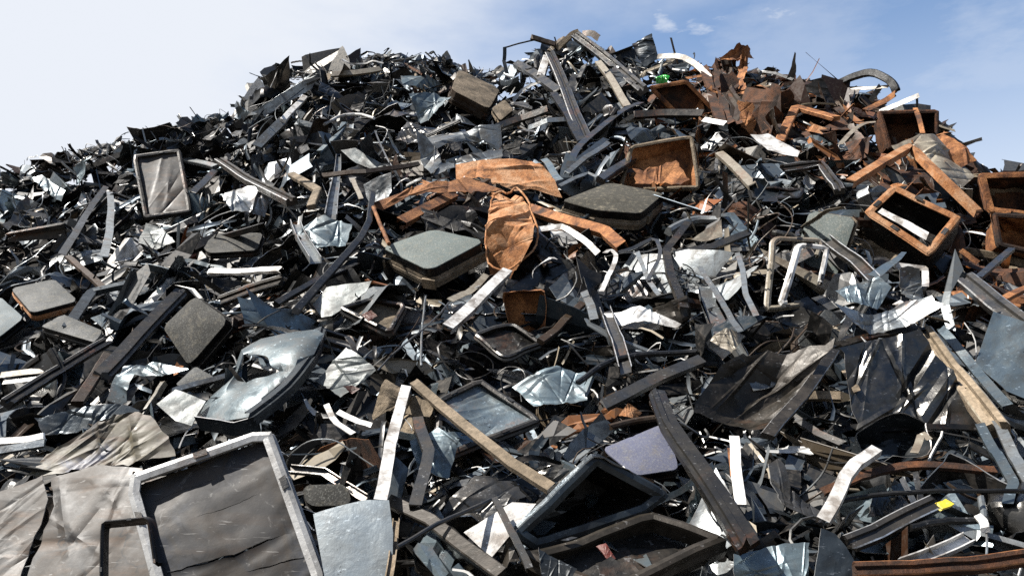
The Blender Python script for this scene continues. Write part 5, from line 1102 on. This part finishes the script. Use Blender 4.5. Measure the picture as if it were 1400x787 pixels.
# ------------------------------------------------------------------ the mass of small shreds nobody could count
def stuff_mesh(name, V, Fq, paint, label):
    """V (n,k,3) vertices of n shreds, Fq faces of one shred, paint (n,4)"""
    n, k, _ = V.shape; F = np.asarray(Fq); m = len(F)
    me = bpy.data.meshes.new(name); me.vertices.add(n * k); me.vertices.foreach_set('co', V.reshape(-1).astype(np.float32))
    idx = (F[None] + (np.arange(n) * k)[:, None, None]).reshape(-1)
    me.loops.add(len(idx)); me.loops.foreach_set('vertex_index', idx.astype(np.int32))
    me.polygons.add(n * m); me.polygons.foreach_set('loop_start', (np.arange(n * m) * 4).astype(np.int32)); me.polygons.foreach_set('loop_total', np.full(n * m, 4, np.int32))
    me.update(calc_edges=True); me.validate()
    ca = me.attributes.new('paint', 'FLOAT_COLOR', 'POINT'); ca.data.foreach_set('color', np.repeat(paint, k, 0).reshape(-1).astype(np.float32))
    me.materials.append(MATS['shred']); o = link(name, me); o['kind'] = 'stuff'; o['label'] = label; o['category'] = 'scrap'
    return o
def sample_many(N, rng, power):
    u = rng.uniform(-330, 1730, N * 4); v = rng.uniform(40, 900, N * 4); rv = ridge_v(u); d = dsurf(u, v)
    ok = (v > rv) & (rng.uniform(size=N * 4) < (d / 9.8) ** power)
    # the ridge and the slope just behind it get their share
    return u[ok][:N], v[ok][:N], d[ok][:N]
def paints(u, v, rng):
    out = np.zeros((len(u), 4))
    for i in range(len(u)):
        out[i] = PAINT[pick_mat(u[i], v[i], rng)]
    out[:, :3] *= rng.uniform(.6, 1.25, (len(u), 1)); return np.clip(out, 0, .9)
def shreds(kind, N, seed, lift, size, power=.9, wr=(.06, .2), curl=1.0, bright=0.0):
    rng = rs(seed); u, v, d = sample_many(N, rng, power); N = len(u)
    P = CAM + rays(u, v) * d[:, None]
    # every sixth one lies on the ridge or just behind it
    q = rng.uniform(size=N) < .07
    ur = rng.uniform(-300, 1700, N); R_ = at_d(ur, ridge_v(ur) - rng.uniform(-8, 2, N), ridge_d(ur) + rng.uniform(-.1, .9, N) ); u = np.where(q, ur, u); v = np.where(q, ridge_v(ur), v); P = np.where(q[:, None], R_, P)
    E1 = np.cross(at(u + 20, v) - at(u - 20, v), np.where((v + 12 < 1000)[:, None], at(u, np.maximum(v - 12, ridge_v(u))) - at(u, v + 12), 1.0)); hn = unit(E1); hn = np.where(hn[:, 2:] < 0, -hn, hn)
    P = P + hn * ((rng.uniform(*lift, N) - .55 * hollow(u, v)) * np.where(q, .2, 1))[:, None]
    A = rng.normal(size=(N, 3)); A = unit(A - hn * (A * hn).sum(1, keepdims=True) * np.where(q, .97, .6)[:, None]); B = unit(np.cross(A, hn + rng.normal(0, .55, (N, 3)))); C_ = np.cross(A, B)
    L = rng.uniform(*size, N) * np.clip(d / 4.5, .62, 1.25)
    pa = paints(u, v, rng)
    if bright:
        k_ = rng.uniform(size=N) < bright; pk = np.array([PAINT[x] for x in ('pale', 'white', 'steel', 'blue', 'cream')]); pa[k_] = pk[rng.randint(0, 5, k_.sum())] * np.array([1.2, 1.2, 1.2, 1])
    if kind == 'ribbon':
        w = L * rng.uniform(*wr, N); s = np.linspace(-.5, .5, 6); V = np.zeros((N, 6, 3, 3)); c1 = rng.normal(0, .6 * curl, N); c2 = rng.normal(0, .5 * curl, N); dep = w * rng.uniform(.1, .6, N); tw = rng.normal(0, .8 * curl, N)
        kk = rng.uniform(-.4, .4, N); ka = rng.normal(0, .6, N)
        for i in range(6):
            bend = c1 * (s[i] ** 2 - .08) + np.where(s[i] > kk, (s[i] - kk) * ka, 0); b2 = c2 * (s[i] ** 2 - .08)
            mid = P + A * (L * s[i])[:, None] + C_ * (L * bend)[:, None] + B * (L * b2)[:, None]
            a = tw * s[i]; Bt = B * np.cos(a)[:, None] + C_ * np.sin(a)[:, None]; Ct = C_ * np.cos(a)[:, None] - B * np.sin(a)[:, None]
            for j in range(3): V[:, i, j] = mid + Bt * (w * (j - 1) * rng.uniform(.7, 1.15, N))[:, None] + Ct * (dep * (1 if j == 1 else 0))[:, None]
        V = V.reshape(N, 18, 3); F = grid_faces(6, 3, False)
    else:
        V = np.zeros((N, 4, 4, 3)); h = L * .5; asp = rng.uniform(.15, .7, N); za = rng.uniform(.05, .3, N); f1 = rng.uniform(-.6, .6, (N, 2)); fa = rng.normal(0, .9, N)
        for i in range(4):
            for j in range(4):
                x = (i / 1.5 - 1) + rng.normal(0, .13, N); y = (j / 1.5 - 1) + rng.normal(0, .13, N)
                z = rng.normal(0, 1, N) * za * .6 + np.where(x > f1[:, 0], (x - f1[:, 0]) * fa, 0)
                V[:, i, j] = P + A * (h * x)[:, None] + B * (h * y * asp)[:, None] + C_ * (h * z)[:, None]
        V = V.reshape(N, 16, 3); F = grid_faces(4, 4, False)
    bad = covers(V.reshape(-1, 3), .02).reshape(N, -1).mean(1) > .06
    low = (V[:, :, 2].min(1) < .02) | (project(V.reshape(-1, 3))[2].reshape(N, -1).min(1) < .9)
    keep = ~(bad | low); return V[keep], F, pa[keep]
def medium(N, seed):
    """thousands of crushed channels and creased scraps, joined: what lies between and under the pieces one can pick out"""
    rng = rs(seed); protos = []
    for i in range(36):
        if i % 2: V, F = crushed(kinked(np.zeros(3), np.array([1., 0, 0]), np.array([0, 0, 1.]), 1.0, rng, rng.randint(2, 5), .45), rng.uniform(.12, .34), (0, 0, 1), rng, t=.008)
        else:
            asp = rng.uniform(.12, .4); poly = np.array([(-.5, -asp, 0), (.5, -asp, 0), (.5, asp, 0), (-.5, asp, 0)]) + np.c_[rng.normal(0, .07, (4, 2)), np.zeros(4)]
            V, F = facet_sheet(poly, (0, 0, 1), rng.randint(4, 9), .7, rng, jag=.05, t=.008, both=False, N=12)
        protos.append((V, [tuple(f) for f in F]))
    u, v, d = sample_many(N, rng, .75); N = len(u); allV, allF, allP, off = [], [], [], 0
    q = rng.uniform(size=N) < .10; ur = rng.uniform(-250, 1650, N); u = np.where(q, ur, u); v = np.where(q, ridge_v(ur) + 1, v); d = np.where(q, ridge_d(ur), d)
    hol = hollow(u, v); pa = paints(u, v, rng)
    for i in range(N):
        n = heap_normal(u[i], v[i]); L = rng.uniform(.18, .62) * min(1.1, max(.5, d[i] / 5.0)) * (.7 if q[i] else 1); D = rand_dir(rng, n, .97 if q[i] else .72); Y = unit(np.cross(n + rng.normal(0, .2 if q[i] else .5, 3), D)); Z = np.cross(D, Y)
        c = CAM + rays(u[i], v[i]) * (d[i] + (rng.uniform(0, .7) if q[i] else 0)) - n * (rng.uniform(-.03, .16) * (.3 if q[i] else 1) + .55 * hol[i] * (0 if q[i] else 1))
        V, F = protos[rng.randint(36)]; W_ = c + (np.outer(V[:, 0], D) + np.outer(V[:, 1], Y) + np.outer(V[:, 2], Z)) * L
        if covers(W_, .02).mean() > .03 or W_[:, 2].min() < .02 or project(W_)[2].min() < 1.0: continue
        allV.append(W_); allF += [tuple(a + off for a in f) for f in F]; allP.append(np.repeat(pa[i:i + 1], len(V), 0)); off += len(V)
    V = np.concatenate(allV); me = bpy.data.meshes.new('crushed_scrap'); me.from_pydata(V.tolist(), [], allF); me.update()
    ca = me.attributes.new('paint', 'FLOAT_COLOR', 'POINT'); ca.data.foreach_set('color', np.concatenate(allP).reshape(-1).astype(np.float32)); me.materials.append(MATS['shred'])
    o = link('crushed_scrap', me); o['kind'] = 'stuff'; o['label'] = 'dense tangle of crushed metal scraps between the bigger pieces'; o['category'] = 'scrap'; print('MEDIUM', len(allV), len(allF))
medium(5200, 21)
V, F, pa = shreds('ribbon', 10000, 11, (-.34, -.05), (.05, .2)); stuff_mesh('metal_shreds', V, F, pa, 'countless thin torn metal shreds covering the whole heap')
V, F, pa = shreds('patch', 2000, 12, (-.34, -.06), (.04, .13)); stuff_mesh('metal_flakes', V, F, pa, 'countless small crumpled metal flakes filling gaps in the heap')
V, F, pa = shreds('ribbon', 5000, 14, (-.10, .04), (.12, .40), .75, (.014, .06), 1.9, .34); stuff_mesh('metal_slivers', V, F, pa, 'countless bright curled metal slivers threaded through the heap')
def wires(N, seed):
    rng = rs(seed); u, v, d = sample_many(N, rng, .6); Vs, Fs, Ps, off = [], [], [], 0; pk = [PAINT[x] for x in ('dark', 'dark', 'pale', 'steel', 'brown', 'white')]
    for i in range(len(u)):
        n = heap_normal(u[i], v[i]); c = at(u[i], v[i]) + n * (rng.uniform(-.05, .07)); L = rng.uniform(.2, .8); q = rand_dir(rng, n, .7); pts = [c]; turn = rng.normal(0, .55); ax = unit(n + rng.normal(0, .5, 3))
        for k in range(9): q = unit(q + np.cross(ax, q) * turn + rng.normal(0, .22, 3)); pts.append(pts[-1] + q * L / 9)
        V, F = sweep(smooth_path(np.array(pts), 1), [(a * rr, b_ * rr) for rr in (rng.uniform(.0018, .005),) for a, b_ in ((1, 0), (0, 1), (-1, 0), (0, -1))], n, 0, rng, 0)
        if covers(V).mean() > .05 or V[:, 2].min() < .02 or project(V)[2].min() < 1.0: continue
        if (ridge_v(project(V)[0]) - project(V)[1]).max() > 22: continue
        Vs.append(V); Fs += [tuple(a + off for a in f) for f in F]; Ps.append(np.repeat(np.array([pk[rng.randint(6)]]), len(V), 0)); off += len(V)
    V = np.concatenate(Vs); me = bpy.data.meshes.new('wire_tangle'); me.from_pydata(V.tolist(), [], Fs); me.update()
    ca = me.attributes.new('paint', 'FLOAT_COLOR', 'POINT'); ca.data.foreach_set('color', np.concatenate(Ps).reshape(-1).astype(np.float32)); me.materials.append(MATS['shred'])
    o = link('wire_tangle', me); o['kind'] = 'stuff'; o['label'] = 'tangled thin wires and cables strewn through the heap'; o['category'] = 'wire'
wires(900, 31)
print('OBJECTS TOTAL', len(bpy.data.objects))
